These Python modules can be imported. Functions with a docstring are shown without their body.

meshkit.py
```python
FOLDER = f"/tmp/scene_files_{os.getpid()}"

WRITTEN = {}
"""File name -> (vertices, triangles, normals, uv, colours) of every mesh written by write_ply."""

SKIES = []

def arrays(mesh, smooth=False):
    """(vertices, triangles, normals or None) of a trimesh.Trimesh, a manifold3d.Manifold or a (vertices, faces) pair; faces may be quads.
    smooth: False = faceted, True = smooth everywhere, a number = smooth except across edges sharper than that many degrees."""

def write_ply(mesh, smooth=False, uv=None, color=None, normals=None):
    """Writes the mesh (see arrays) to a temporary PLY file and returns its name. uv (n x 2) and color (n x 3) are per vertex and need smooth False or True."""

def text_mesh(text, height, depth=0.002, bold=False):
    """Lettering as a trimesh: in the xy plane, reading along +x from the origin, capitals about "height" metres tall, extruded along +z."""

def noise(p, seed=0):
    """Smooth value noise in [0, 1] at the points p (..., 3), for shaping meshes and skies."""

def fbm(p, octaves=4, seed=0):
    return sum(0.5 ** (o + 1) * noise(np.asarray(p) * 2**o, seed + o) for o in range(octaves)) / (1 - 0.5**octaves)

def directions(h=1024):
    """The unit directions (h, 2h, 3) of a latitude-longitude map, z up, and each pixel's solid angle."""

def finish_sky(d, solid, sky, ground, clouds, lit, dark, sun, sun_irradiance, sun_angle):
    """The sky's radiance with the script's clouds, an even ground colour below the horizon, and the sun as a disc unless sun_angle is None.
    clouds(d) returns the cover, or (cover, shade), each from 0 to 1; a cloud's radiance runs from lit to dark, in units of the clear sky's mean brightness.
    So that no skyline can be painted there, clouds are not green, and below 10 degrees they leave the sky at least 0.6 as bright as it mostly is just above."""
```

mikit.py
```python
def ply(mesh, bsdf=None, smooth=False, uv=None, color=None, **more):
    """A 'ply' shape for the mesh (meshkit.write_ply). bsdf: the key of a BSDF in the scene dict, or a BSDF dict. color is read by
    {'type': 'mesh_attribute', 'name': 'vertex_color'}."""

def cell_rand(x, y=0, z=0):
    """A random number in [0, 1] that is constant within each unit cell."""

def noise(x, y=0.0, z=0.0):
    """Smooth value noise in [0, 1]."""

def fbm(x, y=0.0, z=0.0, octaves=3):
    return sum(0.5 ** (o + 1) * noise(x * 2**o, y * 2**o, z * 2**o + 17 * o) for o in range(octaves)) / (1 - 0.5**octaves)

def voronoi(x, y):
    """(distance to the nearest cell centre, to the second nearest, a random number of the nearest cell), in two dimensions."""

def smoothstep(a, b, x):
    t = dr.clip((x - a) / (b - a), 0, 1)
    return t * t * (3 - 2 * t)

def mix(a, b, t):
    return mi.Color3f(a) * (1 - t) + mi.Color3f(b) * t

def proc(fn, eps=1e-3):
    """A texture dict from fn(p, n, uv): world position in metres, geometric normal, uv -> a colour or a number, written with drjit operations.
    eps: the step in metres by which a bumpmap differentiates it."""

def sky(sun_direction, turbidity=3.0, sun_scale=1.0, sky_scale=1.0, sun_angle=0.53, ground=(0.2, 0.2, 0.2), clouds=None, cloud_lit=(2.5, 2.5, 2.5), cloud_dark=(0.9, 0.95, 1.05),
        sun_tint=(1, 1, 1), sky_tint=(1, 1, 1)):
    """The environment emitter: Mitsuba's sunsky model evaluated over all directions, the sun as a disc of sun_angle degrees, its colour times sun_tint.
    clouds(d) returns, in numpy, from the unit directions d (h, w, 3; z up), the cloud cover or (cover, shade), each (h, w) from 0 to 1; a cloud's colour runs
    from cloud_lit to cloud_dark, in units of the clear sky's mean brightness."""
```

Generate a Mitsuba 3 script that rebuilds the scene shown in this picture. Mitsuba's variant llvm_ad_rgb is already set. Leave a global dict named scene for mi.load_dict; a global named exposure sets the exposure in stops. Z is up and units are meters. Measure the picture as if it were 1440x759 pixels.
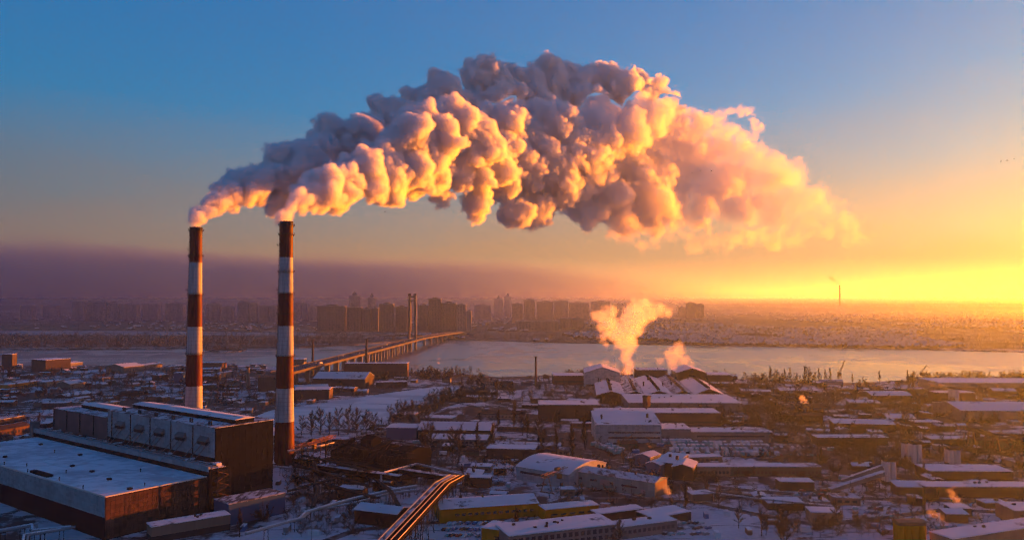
import math, random
import numpy as np, trimesh, mitsuba as mi, drjit as dr, mikit, meshkit
from mikit import noise, fbm, smoothstep, mix, voronoi, cell_rand
from scipy import ndimage as ndi
from shapely.geometry import Polygon, LineString, Point
from shapely.ops import unary_union

T = mi.ScalarTransform4f
scene, labels = {}, {}
PI = math.pi

# ------------------------------------------------------------------ camera, sky, air, exposure
F, EYE = 1120.0, 124.0                       # focal length in photo pixels (1440 wide), height of the camera
PITCH = math.atan(37.5 / F)
SUN_AZ, SUN_EL = math.radians(53), math.radians(1.8)
sun = [math.sin(SUN_AZ) * math.cos(SUN_EL), math.cos(SUN_AZ) * math.cos(SUN_EL), math.sin(SUN_EL)]
exposure = 3.05
HAZE = 4.6e-5
HAZE_RGB = (.72, 1.04, 1.5)


def horizon_glow(d):
    """low sky glow painted in as cloud cover all round the horizon, peach towards the sun and grey lilac away from it"""
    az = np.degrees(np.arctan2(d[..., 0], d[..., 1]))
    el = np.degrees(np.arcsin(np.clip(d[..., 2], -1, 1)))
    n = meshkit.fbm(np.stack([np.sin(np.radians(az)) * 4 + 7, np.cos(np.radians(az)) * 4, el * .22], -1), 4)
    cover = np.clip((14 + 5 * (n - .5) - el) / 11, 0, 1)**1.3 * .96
    away = np.clip((np.degrees(np.arccos(np.clip(d @ np.asarray(sun), -1, 1))) - 30) / 70, 0, 1)  # turns the painted sky glow from peach to lilac away from the sun
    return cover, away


scene['haze_air'] = {'type': 'homogeneous', 'albedo': {'type': 'rgb', 'value': [.95, .95, .95]},
                     'sigma_t': {'type': 'rgb', 'value': [HAZE * c for c in HAZE_RGB]}, 'phase': {'type': 'hg', 'g': 0.62}}
scene['camera'] = {'type': 'perspective', 'fov': 2 * math.degrees(math.atan(720 / F)), 'fov_axis': 'x', 'near_clip': 1.0, 'far_clip': 90000.0,
                   'to_world': T().look_at(origin=[0, 0, EYE], target=[0, math.cos(PITCH), EYE + math.sin(PITCH)], up=[0, 0, 1]),
                   'medium': {'type': 'ref', 'id': 'haze_air'}}
scene['sky'] = mikit.sky(sun, turbidity=3.0, sun_scale=10.0, sun_tint=(1.08, 1.0, .72), sky_tint=(.06, .76, 2.25), clouds=horizon_glow,
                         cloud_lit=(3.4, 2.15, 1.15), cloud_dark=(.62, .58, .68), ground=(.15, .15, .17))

# ------------------------------------------------------------------ helpers
rng = np.random.default_rng(11)
rnd = random.Random(5)


def ray(u, v):
    x, y = (u - 720) / F, -(v - 379.5) / F
    return np.array([x, math.cos(PITCH) - y * math.sin(PITCH), math.sin(PITCH) + y * math.cos(PITCH)])


def W(u, v, z=0.0):
    """the point at height z in the direction that the photograph's pixel (u, v) looks"""
    d = ray(u, v)
    return np.array([0, 0, EYE]) + d * ((z - EYE) / d[2])


def at(u, v, Y):
    d = ray(u, v)
    return np.array([0, 0, EYE]) + d * (Y / d[1])


def px(p):
    """world -> photo pixel"""
    q = np.asarray(p, float) - [0, 0, EYE]
    c, s = math.cos(PITCH), math.sin(PITCH)
    zf, yu = q[1] * c + q[2] * s, -q[1] * s + q[2] * c
    return 720 + F * q[0] / zf, 379.5 - F * yu / zf


BOXF = np.array([[0, 2, 3], [0, 3, 1], [4, 5, 7], [4, 7, 6], [0, 1, 5], [0, 5, 4], [2, 6, 7], [2, 7, 3], [0, 4, 6], [0, 6, 2], [1, 3, 7], [1, 7, 5]])


class M:
    """collects pieces into one mesh; o = origin, a = angle (degrees) of its local x axis"""

    def __init__(self, o=(0, 0, 0), a=0.0):
        self.o, self.v, self.f, self.n = np.asarray(o, float), [], [], 0
        c, s = math.cos(math.radians(a)), math.sin(math.radians(a))
        self.r = np.array([[c, -s, 0], [s, c, 0], [0, 0, 1.0]])

    def add(self, v, f):
        v = np.asarray(v, float) @ self.r.T + self.o
        self.v.append(v); self.f.append(np.asarray(f, int) + self.n); self.n += len(v)
        return self

    def box(self, x0, x1, y0, y1, z0, z1):
        return self.add([[x, y, z] for z in (z0, z1) for y in (y0, y1) for x in (x0, x1)], BOXF)

    def tube(self, p, q, r0, r1=None, n=6, cap=True):
        r1 = r0 if r1 is None else r1
        p, q = np.asarray(p, float), np.asarray(q, float)
        t = (q - p) / (np.linalg.norm(q - p) + 1e-9)
        a = np.cross(t, [0, 0, 1.0] if abs(t[2]) < .9 else [1.0, 0, 0]); a /= np.linalg.norm(a)
        b = np.cross(t, a)
        w = np.arange(n) * 2 * PI / n
        ring = np.cos(w)[:, None] * a + np.sin(w)[:, None] * b
        i = np.arange(n); j = (i + 1) % n
        f = np.vstack([np.stack([i, j, j + n], 1), np.stack([i, j + n, i + n], 1)])
        v = np.vstack([p + ring * r0, q + ring * r1])
        if cap:
            v = np.vstack([v, p, q])
            f = np.vstack([f, np.stack([j, i, i * 0 + 2 * n], 1), np.stack([i + n, j + n, i * 0 + 2 * n + 1], 1)])
        return self.add(v, f)

    def path(self, pts, r, n=6):
        for p, q in zip(pts[:-1], pts[1:]):
            self.tube(p, q, r, r, n)
        return self

    def beam(self, p, q, w=.3):
        return self.tube(p, q, w * .7, w * .7, 4)

    def prism(self, prof, x0, x1):
        """profile in (y, z), counter-clockwise seen from +x, extruded along x"""
        k = len(prof)
        v = [[x0, y, z] for y, z in prof] + [[x1, y, z] for y, z in prof]
        f = []
        for i in range(k):
            j = (i + 1) % k
            f += [[i, i + k, j + k], [i, j + k, j]]
        for i in range(1, k - 1):
            f += [[0, i, i + 1], [k, k + i + 1, k + i]]
        return self.add(v, np.array(f)[:, ::-1])

    def mesh(self):
        return trimesh.Trimesh(np.vstack(self.v), np.vstack(self.f), process=False)


USED = {}


def number(key):
    USED[key] = USED.get(key, -1) + 1
    return key if USED[key] == 0 else f'{key}_{USED[key]:03d}'


def thing(name, label, cat, group=None):
    key = number(name)
    labels[key] = {'label': label, 'category': cat}
    if group:
        labels[key]['group'] = group
    return key


def put(parent, name, mesh, mat, label=None, kind=None, smooth=False, **more):
    key = number(f'{parent}__{name}')
    if isinstance(mesh, M):
        mesh = mesh.mesh()
    scene[key] = mesh if isinstance(mesh, dict) else mikit.ply(mesh, mat, smooth=smooth, **more)
    if label or kind:
        labels[key] = {k: x for k, x in (('label', label), ('kind', kind)) if x}
    return key


def single(name, label, cat, mesh, mat, group=None, smooth=False, kind=None):
    key = thing(name, label, cat, group)
    if kind:
        labels[key]['kind'] = kind
    if isinstance(mesh, M):
        mesh = mesh.mesh()
    scene[key] = mesh if isinstance(mesh, dict) else mikit.ply(mesh, mat, smooth=smooth)
    return key


def struct(name, label, mesh, mat, kind='structure', smooth=False):
    key = number(name)
    labels[key] = {'label': label, 'kind': kind}
    if kind == 'stuff':
        labels[key]['category'] = name.replace('_', ' ')
    if isinstance(mesh, M):
        mesh = mesh.mesh()
    scene[key] = mikit.ply(mesh, mat, smooth=smooth)
    return key


# ------------------------------------------------------------------ materials
def solid(name, rgb, rough=.8, metal=0.0, spec=.12, bump=None):
    col = {'type': 'rgb', 'value': list(rgb)} if isinstance(rgb, tuple) else mikit.proc(rgb)
    scene[name] = {'type': 'twosided', 'b': {'type': 'principled', 'base_color': col, 'roughness': rough, 'metallic': metal, 'specular': spec}}


def ground_col(p, n, uv):
    big = fbm(p.x / 55, p.y / 55, 1, 4)
    mid = fbm(p.x / 9 + 40, p.y / 9, 2, 3)
    fine = noise(p.x / 1.3, p.y / 1.3, 5)
    tracks = smoothstep(.46, .5, fbm(p.x / 60 + 9, p.y / 14, 4, 3)) * (1 - smoothstep(.5, .54, fbm(p.x / 60 + 9, p.y / 14, 4, 3)))
    near = 1 - smoothstep(470, 640, p.y)
    s = smoothstep(.40, .56, .6 * big + .4 * mid + .10 * near + .07 * (fine - .5) - .075)
    s = s * (1 - .75 * tracks)
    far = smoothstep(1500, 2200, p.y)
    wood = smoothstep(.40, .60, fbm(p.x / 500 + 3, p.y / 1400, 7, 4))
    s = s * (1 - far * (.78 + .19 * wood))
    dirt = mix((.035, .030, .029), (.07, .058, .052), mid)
    snow = mix((.34, .36, .40), (.48, .49, .52), .5 * fine + .5 * big)
    return mix(dirt, snow, s)


def roof_col(p, n, uv):
    a = fbm(p.x / 14, p.y / 14, p.z / 8, 4)
    b = fbm(p.x / 2.2, p.y / 2.2, p.z, 3)
    bare = smoothstep(.60, .72, .65 * a + .35 * b)
    return mix(mix((.46, .48, .53), (.60, .61, .65), a), (.11, .10, .10), bare)


def thin_roof_col(p, n, uv):
    a = fbm(p.x / 9, p.y / 9, p.z / 8, 4)
    b = fbm(p.x / 1.4, p.y / 5, p.z, 3)
    bare = smoothstep(.44, .60, .55 * a + .45 * b)
    return mix((.44, .46, .50), (.10, .09, .09), bare)


def panel_col(base, dark, px_=2.4, pz=1.6):
    def fn(p, n, uv):
        s = p.x * n.y - p.y * n.x
        c = cell_rand(s / px_, p.z / pz, 3)
        g = fbm(s / 6, p.z / 9, 2, 4)
        streak = fbm(s / .8, p.z / 12, 6, 3)
        return mix(dark, base, dr.clip(.25 + .5 * c + .9 * (g - .5) + .5 * (streak - .4), 0, 1))
    return fn


def brick_col(a, b):
    def fn(p, n, uv):
        s = p.x * n.y - p.y * n.x
        g = fbm(s / 5, p.z / 5, p.x / 60, 4)
        f = cell_rand(s / .9, p.z / .45, 1)
        return mix(a, b, dr.clip(.7 * g + .35 * f, 0, 1))
    return fn


solid('mat_ground', ground_col, .85, spec=.2)
solid('mat_snow_roof', roof_col, .7)
solid('mat_thin_snow_roof', thin_roof_col, .7)
solid('mat_snow', lambda p, n, uv: mix((.36, .38, .42), (.62, .64, .68), smoothstep(.3, .68, .6 * fbm(p.x / 26 + p.y / 60, p.y / 15, 3, 4) + .4 * fbm(p.x / 3.5, p.y / 3.5, 7, 3))), .8)
solid('mat_far_roof', (.32, .33, .36), .8)
solid('mat_blue_panel', panel_col((.30, .36, .38), (.15, .19, .21), 3.0, 1.5), .6)
solid('mat_dark_panel', panel_col((.010, .0125, .016), (.005, .006, .008), 4.0, 3.0), .95, spec=.02)
solid('mat_rust_panel', panel_col((.085, .048, .034), (.020, .014, .012), 2.2, 1.9), .9, spec=.05)
solid('mat_pink_panel', panel_col((.17, .10, .10), (.11, .07, .07), 6.0, 3.0), .7)
solid('mat_tan_panel', panel_col((.22, .14, .10), (.14, .09, .065), 6.0, 9.0), .7)
solid('mat_concrete', panel_col((.17, .165, .165), (.10, .098, .098), 5.0, 3.0), .75)
solid('mat_brick', brick_col((.05, .032, .027), (.11, .065, .05)), .8)
solid('mat_dark_brick', brick_col((.026, .021, .020), (.058, .043, .038)), .8)
solid('mat_pale_concrete', panel_col((.50, .50, .50), (.34, .34, .35), 3.0, 9.0), .85)
solid('mat_gallery', (.010, .009, .009), .95, spec=.01)
solid('mat_teal', panel_col((.17, .28, .27), (.10, .17, .17), 6.0, 4.0), .65)
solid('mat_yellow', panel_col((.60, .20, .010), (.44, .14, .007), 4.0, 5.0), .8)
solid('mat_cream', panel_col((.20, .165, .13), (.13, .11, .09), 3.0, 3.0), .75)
solid('mat_blue_paint', (.035, .085, .16), .5)
solid('mat_green_paint', (.035, .075, .065), .6)
solid('mat_glass', (.025, .03, .04), .12, spec=.6)
solid('mat_dark_steel', (.022, .021, .022), .7, spec=.1)
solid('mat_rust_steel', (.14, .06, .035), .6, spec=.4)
solid('mat_orange_steel', (.20, .075, .02), .55, spec=.4)
solid('mat_bright_steel', (.32, .27, .22), .5, metal=.3, spec=.3)
solid('mat_pipe', (.22, .22, .23), .45, metal=.3, spec=.5)
solid('mat_road', lambda p, n, uv: mix((.025, .024, .026), (.11, .105, .11), smoothstep(.35, .7, fbm(p.x / 4, p.y / 4, 1, 4))), .8)
solid('mat_bark', (.022, .017, .015), .9)
solid('mat_twig', (.040, .026, .021), .9)
solid('mat_dark_twig', (.026, .020, .018), .9)
solid('mat_far_twig', (.045, .032, .028), .9)
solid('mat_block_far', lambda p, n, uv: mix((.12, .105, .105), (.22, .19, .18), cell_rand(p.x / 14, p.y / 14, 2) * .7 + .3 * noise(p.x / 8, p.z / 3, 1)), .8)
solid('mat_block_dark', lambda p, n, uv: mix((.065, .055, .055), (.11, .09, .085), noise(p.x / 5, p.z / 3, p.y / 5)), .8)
solid('mat_pale_wall', (.50, .48, .46), .8)
solid('mat_bird', (.02, .02, .02), .8)


def red_col(p, n, uv):
    a = noise(p.x * 1.1, p.y * 1.1, 3) * 3
    g = fbm(p.x * .9, p.y * .9, p.z / 14, 4)
    st = smoothstep(.55, .8, fbm(a * 9, p.z / 40, 3, 3)) * .3 + smoothstep(168, 181, p.z) * .7
    return mix(mix((.050, .0040, .0045), (.105, .0085, .008), smoothstep(.3, .7, g)), (.025, .018, .016), dr.minimum(st, .85))


def white_col(p, n, uv):
    g = fbm(p.x * .9, p.y * .9, p.z / 14, 4)
    st = smoothstep(.52, .8, fbm(p.x * .8, p.y * .8, p.z / 55, 3)) * .6
    ring = smoothstep(.90, .97, dr.abs(dr.sin(p.z * 1.05)))
    return mix(mix((.24, .26, .27), (.38, .39, .39), smoothstep(.25, .65, g)), (.20, .19, .18), dr.minimum(.3 * ring + st, .8))


solid('mat_red_band', red_col, .6)
solid('mat_white_band', white_col, .6)


def ice_mask(p, n, uv):
    a = fbm(p.x / 210 + 5, p.y / 330, 3, 5)
    b = fbm(p.x / 34, p.y / 70, 8, 4)
    c = fbm(p.x / 420 + 2, p.y / 16, 5, 3)
    return dr.minimum(1, smoothstep(.44, .56, .6 * a + .3 * b + .1 * c) + smoothstep(.60, .66, c))


scene['mat_river'] = {'type': 'blendbsdf', 'weight': mikit.proc(ice_mask),
                      'a': {'type': 'twosided', 'b': {'type': 'principled', 'base_color': {'type': 'rgb', 'value': [.035, .04, .05]}, 'roughness': .14, 'specular': .8}},
                      'b': {'type': 'twosided', 'b': {'type': 'principled', 'base_color': {'type': 'rgb', 'value': [.10, .09, .10]}, 'roughness': .26, 'specular': .9}}}
solid('mat_canal_ice', lambda p, n, uv: mix((.38, .40, .44), (.54, .55, .58), smoothstep(.35, .65, fbm(p.x / 40, p.y / 25, 2, 4))), .55, spec=.4)
solid('mat_open_water', (.05, .055, .065), .08, spec=.7)
for nm, rgb in (('white', (.55, .55, .55)), ('dark', (.04, .04, .045)), ('red', (.25, .03, .025)), ('blue', (.05, .12, .25)), ('teal', (.12, .30, .32)), ('grey', (.2, .2, .21)), ('rust', (.22, .09, .05))):
    solid('mat_paint_' + nm, rgb, .4, spec=.5)

# ------------------------------------------------------------------ setting: land, river, canal, roads
def poly(pts, z=0.0):
    return Polygon([W(u, v, z)[:2] for u, v in pts])


def smooth_poly(pg, r):
    return pg.buffer(r).buffer(-2 * r).buffer(r)


river_shape = poly([(-900, 524), (-400, 520), (0, 514), (150, 513), (330, 513), (430, 518), (560, 522), (640, 524), (700, 530), (760, 528), (850, 527), (1000, 530), (1100, 536), (1200, 538), (1300, 533), (1440, 531), (2000, 528), (2600, 526),
                    (2600, 513), (1900, 505), (1440, 494), (1200, 488), (1080, 486), (900, 483), (720, 479), (640, 476), (600, 474), (480, 468), (300, 465), (0, 463), (-400, 463), (-1200, 463)])
island_shape = poly([(-1100, 472), (-400, 472), (100, 471), (400, 472), (560, 476), (566, 477), (560, 479), (500, 484), (420, 487.5), (300, 488), (200, 489.5), (0, 490.5), (-400, 491), (-1100, 492)])
islet_shape = poly([(288, 491.2), (300, 489.6), (320, 489.3), (340, 490.2), (346, 491.5), (336, 493), (318, 493.8), (298, 493.0)])
far_channel = poly([(0, 467.3), (60, 465.2), (140, 464.3), (140, 462.8), (40, 463), (-300, 462.5), (-300, 468)])
water_shape = river_shape.difference(unary_union([island_shape, islet_shape]))
land = Polygon([(-40000, -40000), (40000, -40000), (40000, 60000), (-40000, 60000)])


def flat_mesh(shape, z):
    ms = []
    for g in getattr(shape, 'geoms', [shape]):
        v, f = trimesh.creation.triangulate_polygon(g, engine='earcut')
        v = np.column_stack([v, np.full(len(v), z)])
        m = trimesh.Trimesh(v, f, process=False)
        if m.face_normals[:, 2].sum() < 0:
            m.invert()
        ms.append(m)
    return trimesh.util.concatenate(ms)


bank = land.difference(water_shape)
g_mesh = flat_mesh(bank, 0.0)
bv, bf = [], []
for ring in [r for g in getattr(bank, 'geoms', [bank]) for r in ([g.exterior] if g.area < 1e9 else []) + list(g.interiors)]:
    c = np.array(ring.coords)
    for p, q in zip(c[:-1], c[1:]):
        k = len(bv)
        bv += [[*p, 0], [*q, 0], [*q, -2.2], [*p, -2.2]]
        bf += [[k, k + 1, k + 2], [k, k + 2, k + 3]]
g_mesh = trimesh.util.concatenate([g_mesh, trimesh.Trimesh(bv, bf, process=False)])
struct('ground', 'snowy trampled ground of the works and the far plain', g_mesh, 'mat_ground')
struct('river', 'wide river under thin pinkish ice with snow patches', flat_mesh(river_shape.buffer(30), -2.0), 'mat_river')
canal_shape = smooth_poly(poly([(330, 596), (380, 577), (450, 567), (540, 553), (612, 543.5), (655, 541), (652, 545), (625, 552), (598, 560), (575, 567), (560, 577), (545, 590), (515, 603), (430, 603), (360, 604)]), 3)
struct('frozen_canal', 'frozen snow covered canal behind the second chimney', flat_mesh(canal_shape, .06), 'mat_canal_ice')

MASK0, MASKC = np.array([-1000.0, 330.0]), 2.0
mask = np.zeros((1150, 640), bool)          # taken ground, 2 m cells


def cells(shape):
    x0, y0, x1, y1 = shape.bounds
    i0, j0 = np.maximum(((np.array([x0, y0]) - MASK0) / MASKC).astype(int), 0)
    i1, j1 = np.minimum(((np.array([x1, y1]) - MASK0) / MASKC).astype(int) + 1, mask.shape)
    if i1 <= i0 or j1 <= j0:
        return None
    import shapely
    X, Y = np.meshgrid(MASK0[0] + (np.arange(i0, i1) + .5) * MASKC, MASK0[1] + (np.arange(j0, j1) + .5) * MASKC, indexing='ij')
    return slice(i0, i1), slice(j0, j1), shapely.contains_xy(shape, X, Y)


def take(shape, grow=1.5):
    c = cells(shape.buffer(grow))
    if c:
        mask[c[0], c[1]] |= c[2]


def is_free(shape):
    c = cells(shape)
    return c is not None and not (mask[c[0], c[1]] & c[2]).any()


def free_at(x, y):
    i, j = int((x - MASK0[0]) / MASKC), int((y - MASK0[1]) / MASKC)
    return 0 <= i < mask.shape[0] and 0 <= j < mask.shape[1] and not mask[i, j]


take(river_shape, 4); take(canal_shape, 2)
roads = {'riverside works road': ([(800, 612), (822, 632), (845, 648), (890, 664), (960, 678), (1060, 690), (1200, 700), (1440, 706), (1560, 708)], 8),
         'road past the factory': ([(1016, 552), (1050, 575), (1100, 605), (1150, 632), (1185, 656)], 9),
         'yard road at the bottom': ([(985, 706), (1060, 722), (1150, 738), (1230, 729), (1330, 716), (1460, 722)], 7),
         'lane between the chimneys and the yellow sheds': ([(430, 770), (500, 745), (590, 735), (700, 731), (800, 700), (900, 700), (985, 706)], 6),
         'left works lane': ([(60, 560), (140, 553), (230, 552), (330, 560)], 7),
         'street on the left shore': ([(-40, 552), (90, 536), (200, 525), (330, 519)], 8),
         'lane along the right yards': ([(1180, 640), (1260, 628), (1330, 612), (1480, 604)], 7)}
for i, (rn, (pts, w)) in enumerate(roads.items()):
    line = LineString([W(u, v)[:2] for u, v in pts]).buffer(w / 2, cap_style=2)
    struct('road', 'trampled grey ' + rn, flat_mesh(line, .008 + .004 * i), 'mat_road')
    take(line, .5)
# a mound of snow by the canal
hx, hy = np.meshgrid(np.linspace(-1, 1, 41), np.linspace(-1, 1, 25), indexing='ij')
hc = W(668, 580)
hh = np.clip(1 - hx**2 - hy**2, 0, 1)**.8 * (6 + 5 * meshkit.fbm(np.stack([hx * 4, hy * 4, hx * 0], -1), 4)) - .05
hv = np.stack([hc[0] + hx * 44, hc[1] + hy * 62 + hx * 10, hh], -1).reshape(-1, 3)
ii, jj = np.meshgrid(np.arange(40), np.arange(24), indexing='ij')
q0 = (ii * 25 + jj).ravel()
struct('snow_mound', 'low snow covered mound beside the frozen canal', trimesh.Trimesh(hv, np.vstack([np.stack([q0, q0 + 25, q0 + 26], 1), np.stack([q0, q0 + 26, q0 + 1], 1)]), process=False), 'mat_ground', smooth=True)
# a strip of open water, the track a ship left in the ice
track = LineString([W(u, v, -2)[:2] for u, v in [(900, 503.5), (1080, 506), (1250, 511.5), (1440, 517.5), (1800, 528)]]).buffer(9)
struct('ship_track', 'long pale straight track through the river ice', flat_mesh(track.intersection(river_shape.buffer(-5)), -1.95), 'mat_open_water')

NTH = ['first', 'second', 'third', 'fourth', 'fifth', 'sixth', 'seventh', 'eighth', 'ninth', 'tenth', '11th', '12th', '13th', '14th', '15th', '16th', '17th', '18th', '19th', '20th', '21st', '22nd', '23rd']
LAND = []          # landmarks for the labels of the small things: (u, v, words)


# ------------------------------------------------------------------ buildings
def building(name, label, cat, P0, ang, L, D, h, roof='flat', wall='mat_concrete', top='mat_snow_roof', wins=(), side=(), vents=0, group=None, short=None, rise=None, doors=0, plinth=None):
    """P0 = ground point of the front left corner, ang = direction of the front (degrees), L x D metres, h = eaves"""
    key = thing(name, label, cat, group)
    o = (P0[0], P0[1], 0)
    m, r = M(o, ang), M(o, ang)
    rise = rise if rise is not None else {'flat': .7, 'gable': .16 * D, 'gable_front': .16 * L, 'shed': .1 * D, 'arch': .2 * D, 'arch_front': .17 * L}[roof]
    if roof == 'flat':
        m.box(0, L, 0, D, -.5, h)
        r.box(-.25, L + .25, -.25, D + .25, h, h + .32)
        r.box(.5, L - .5, .5, D - .5, h + .32, h + .5)
    else:
        k = 9
        if roof in ('gable', 'gable_front'):
            prof = [(0, 0), (.5, 1), (1, 0)]
        elif roof == 'shed':
            prof = [(0, 0), (1, 1)]
        else:
            prof = [(i / k, 1 - (2 * i / k - 1)**2) for i in range(k + 1)]
        front = roof.endswith('front')
        S, E_ = (L, D) if front else (D, L)

        def solid_prof(mm, up, lo, over, e):
            pts = [(-over + t * (S + 2 * over), h + up + rise * y) for t, y in prof]
            pts = pts + ([(S + over, lo), (-over, lo)] if lo is not None else [(a, b - .35) for a, b in reversed(pts)])
            n = len(pts)
            v = []
            for x in (-e, E_ + e):
                v += [[y, x, z] if front else [x, y, z] for y, z in pts]
            f = []
            for i in range(n):
                j = (i + 1) % n
                f += [[i, i + n, j + n], [i, j + n, j]]
            if lo is not None:
                for i in range(1, n - 1):
                    f += [[0, i, i + 1], [n, n + i + 1, n + i]]
            else:
                kk = n // 2
                for i in range(kk - 1):
                    q = [i, i + 1, n - 2 - i, n - 1 - i]
                    f += [[q[0], q[1], q[2]], [q[0], q[2], q[3]], [n + q[0], n + q[2], n + q[1]], [n + q[0], n + q[3], n + q[2]]]
            mm.add(v, f)
        solid_prof(m, 0, -.5, 0, 0)
        solid_prof(r, .36, None, .5, .4)
    put(key, 'wall', m, wall)
    put(key, 'roof', r, top)
    if plinth:
        put(key, 'plinth', M(o, ang).box(-.06, L + .06, -.06, D + .06, -.4, plinth[0]), plinth[1])
    band, pane = M(o, ang), M(o, ang)
    for rows, isside in ((wins, False), (side, True)):
        for z0, z1, f0, f1, n in rows:
            S = D if isside else L
            a, b = f0 * S, f1 * S
            tgt = pane if n else band
            for i in range(max(n, 1)):
                c0 = a + (b - a) * (i + (.2 if n else 0)) / max(n, 1)
                c1 = a + (b - a) * (i + (.8 if n else 1)) / max(n, 1)
                if isside:
                    tgt.box(L - .1, L + .06, c0, c1, z0, z1)
                else:
                    tgt.box(c0, c1, -.06, .1, z0, z1)
    if band.n:
        put(key, 'window_band', band, 'mat_glass')
    if pane.n:
        put(key, 'window_rows', pane, 'mat_glass', kind='stuff')
    for i in range(doors):
        c = L * (i + .6) / (doors + .3)
        put(key, 'gate', M(o, ang).box(c - 1.8, c + 1.8, -.08, .1, 0, min(3.6, h * .7)), 'mat_dark_steel')
    rr = random.Random(int(abs(P0[0] * 7 + P0[1] * 13)))
    for i in range(vents):
        x, y, s = rr.uniform(.08, .92) * L, rr.uniform(.25, .75) * D, rr.uniform(.5, 1.0)
        put(key, 'roof_vent', M(o, ang).box(x - s, x + s, y - s * .7, y + s * .7, h - .1, h + (rise if roof != 'flat' else 0) + rr.uniform(1.0, 2.0)), 'mat_dark_steel')
    c, s = math.cos(math.radians(ang)), math.sin(math.radians(ang))
    ex, ey = np.array([c, s]), np.array([-s, c])
    p = np.array(P0[:2])
    take(Polygon([p, p + ex * L, p + ex * L + ey * D, p + ey * D]), 1.0)
    if short:
        u, v = px([*(p + ex * L / 2), h * .6])
        LAND.append((u, v, short))
    return key


def by_top(A, B, h):
    """(P0, angle, length) from the front edge of a roof at height h, seen from pixel A to pixel B"""
    p, q = W(*A, h), W(*B, h)
    d = q - p
    return p, math.degrees(math.atan2(d[1], d[0])), math.hypot(d[0], d[1])


def by_base(u0, u1, vt, vb, rot=0.0):
    """(P0, angle, length, height) from the base pixel of the left corner, the right end's column and the height in pixels"""
    p = W(u0, vb)
    h = at(u0, vt, p[1])[2]
    c, s = math.cos(math.radians(rot)), math.sin(math.radians(rot))
    k = (u1 - 720) / F * (math.cos(PITCH))
    t = (k * p[1] - p[0]) / (c - k * s)
    return p, rot, t, h


def B(name, label, cat, u0, u1, vt, vb, D, rot=0.0, **kw):
    p, a, L, h = by_base(u0, u1, vt, vb, rot)
    return building(name, label, cat, p, a, L, D, h, **kw)


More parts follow.
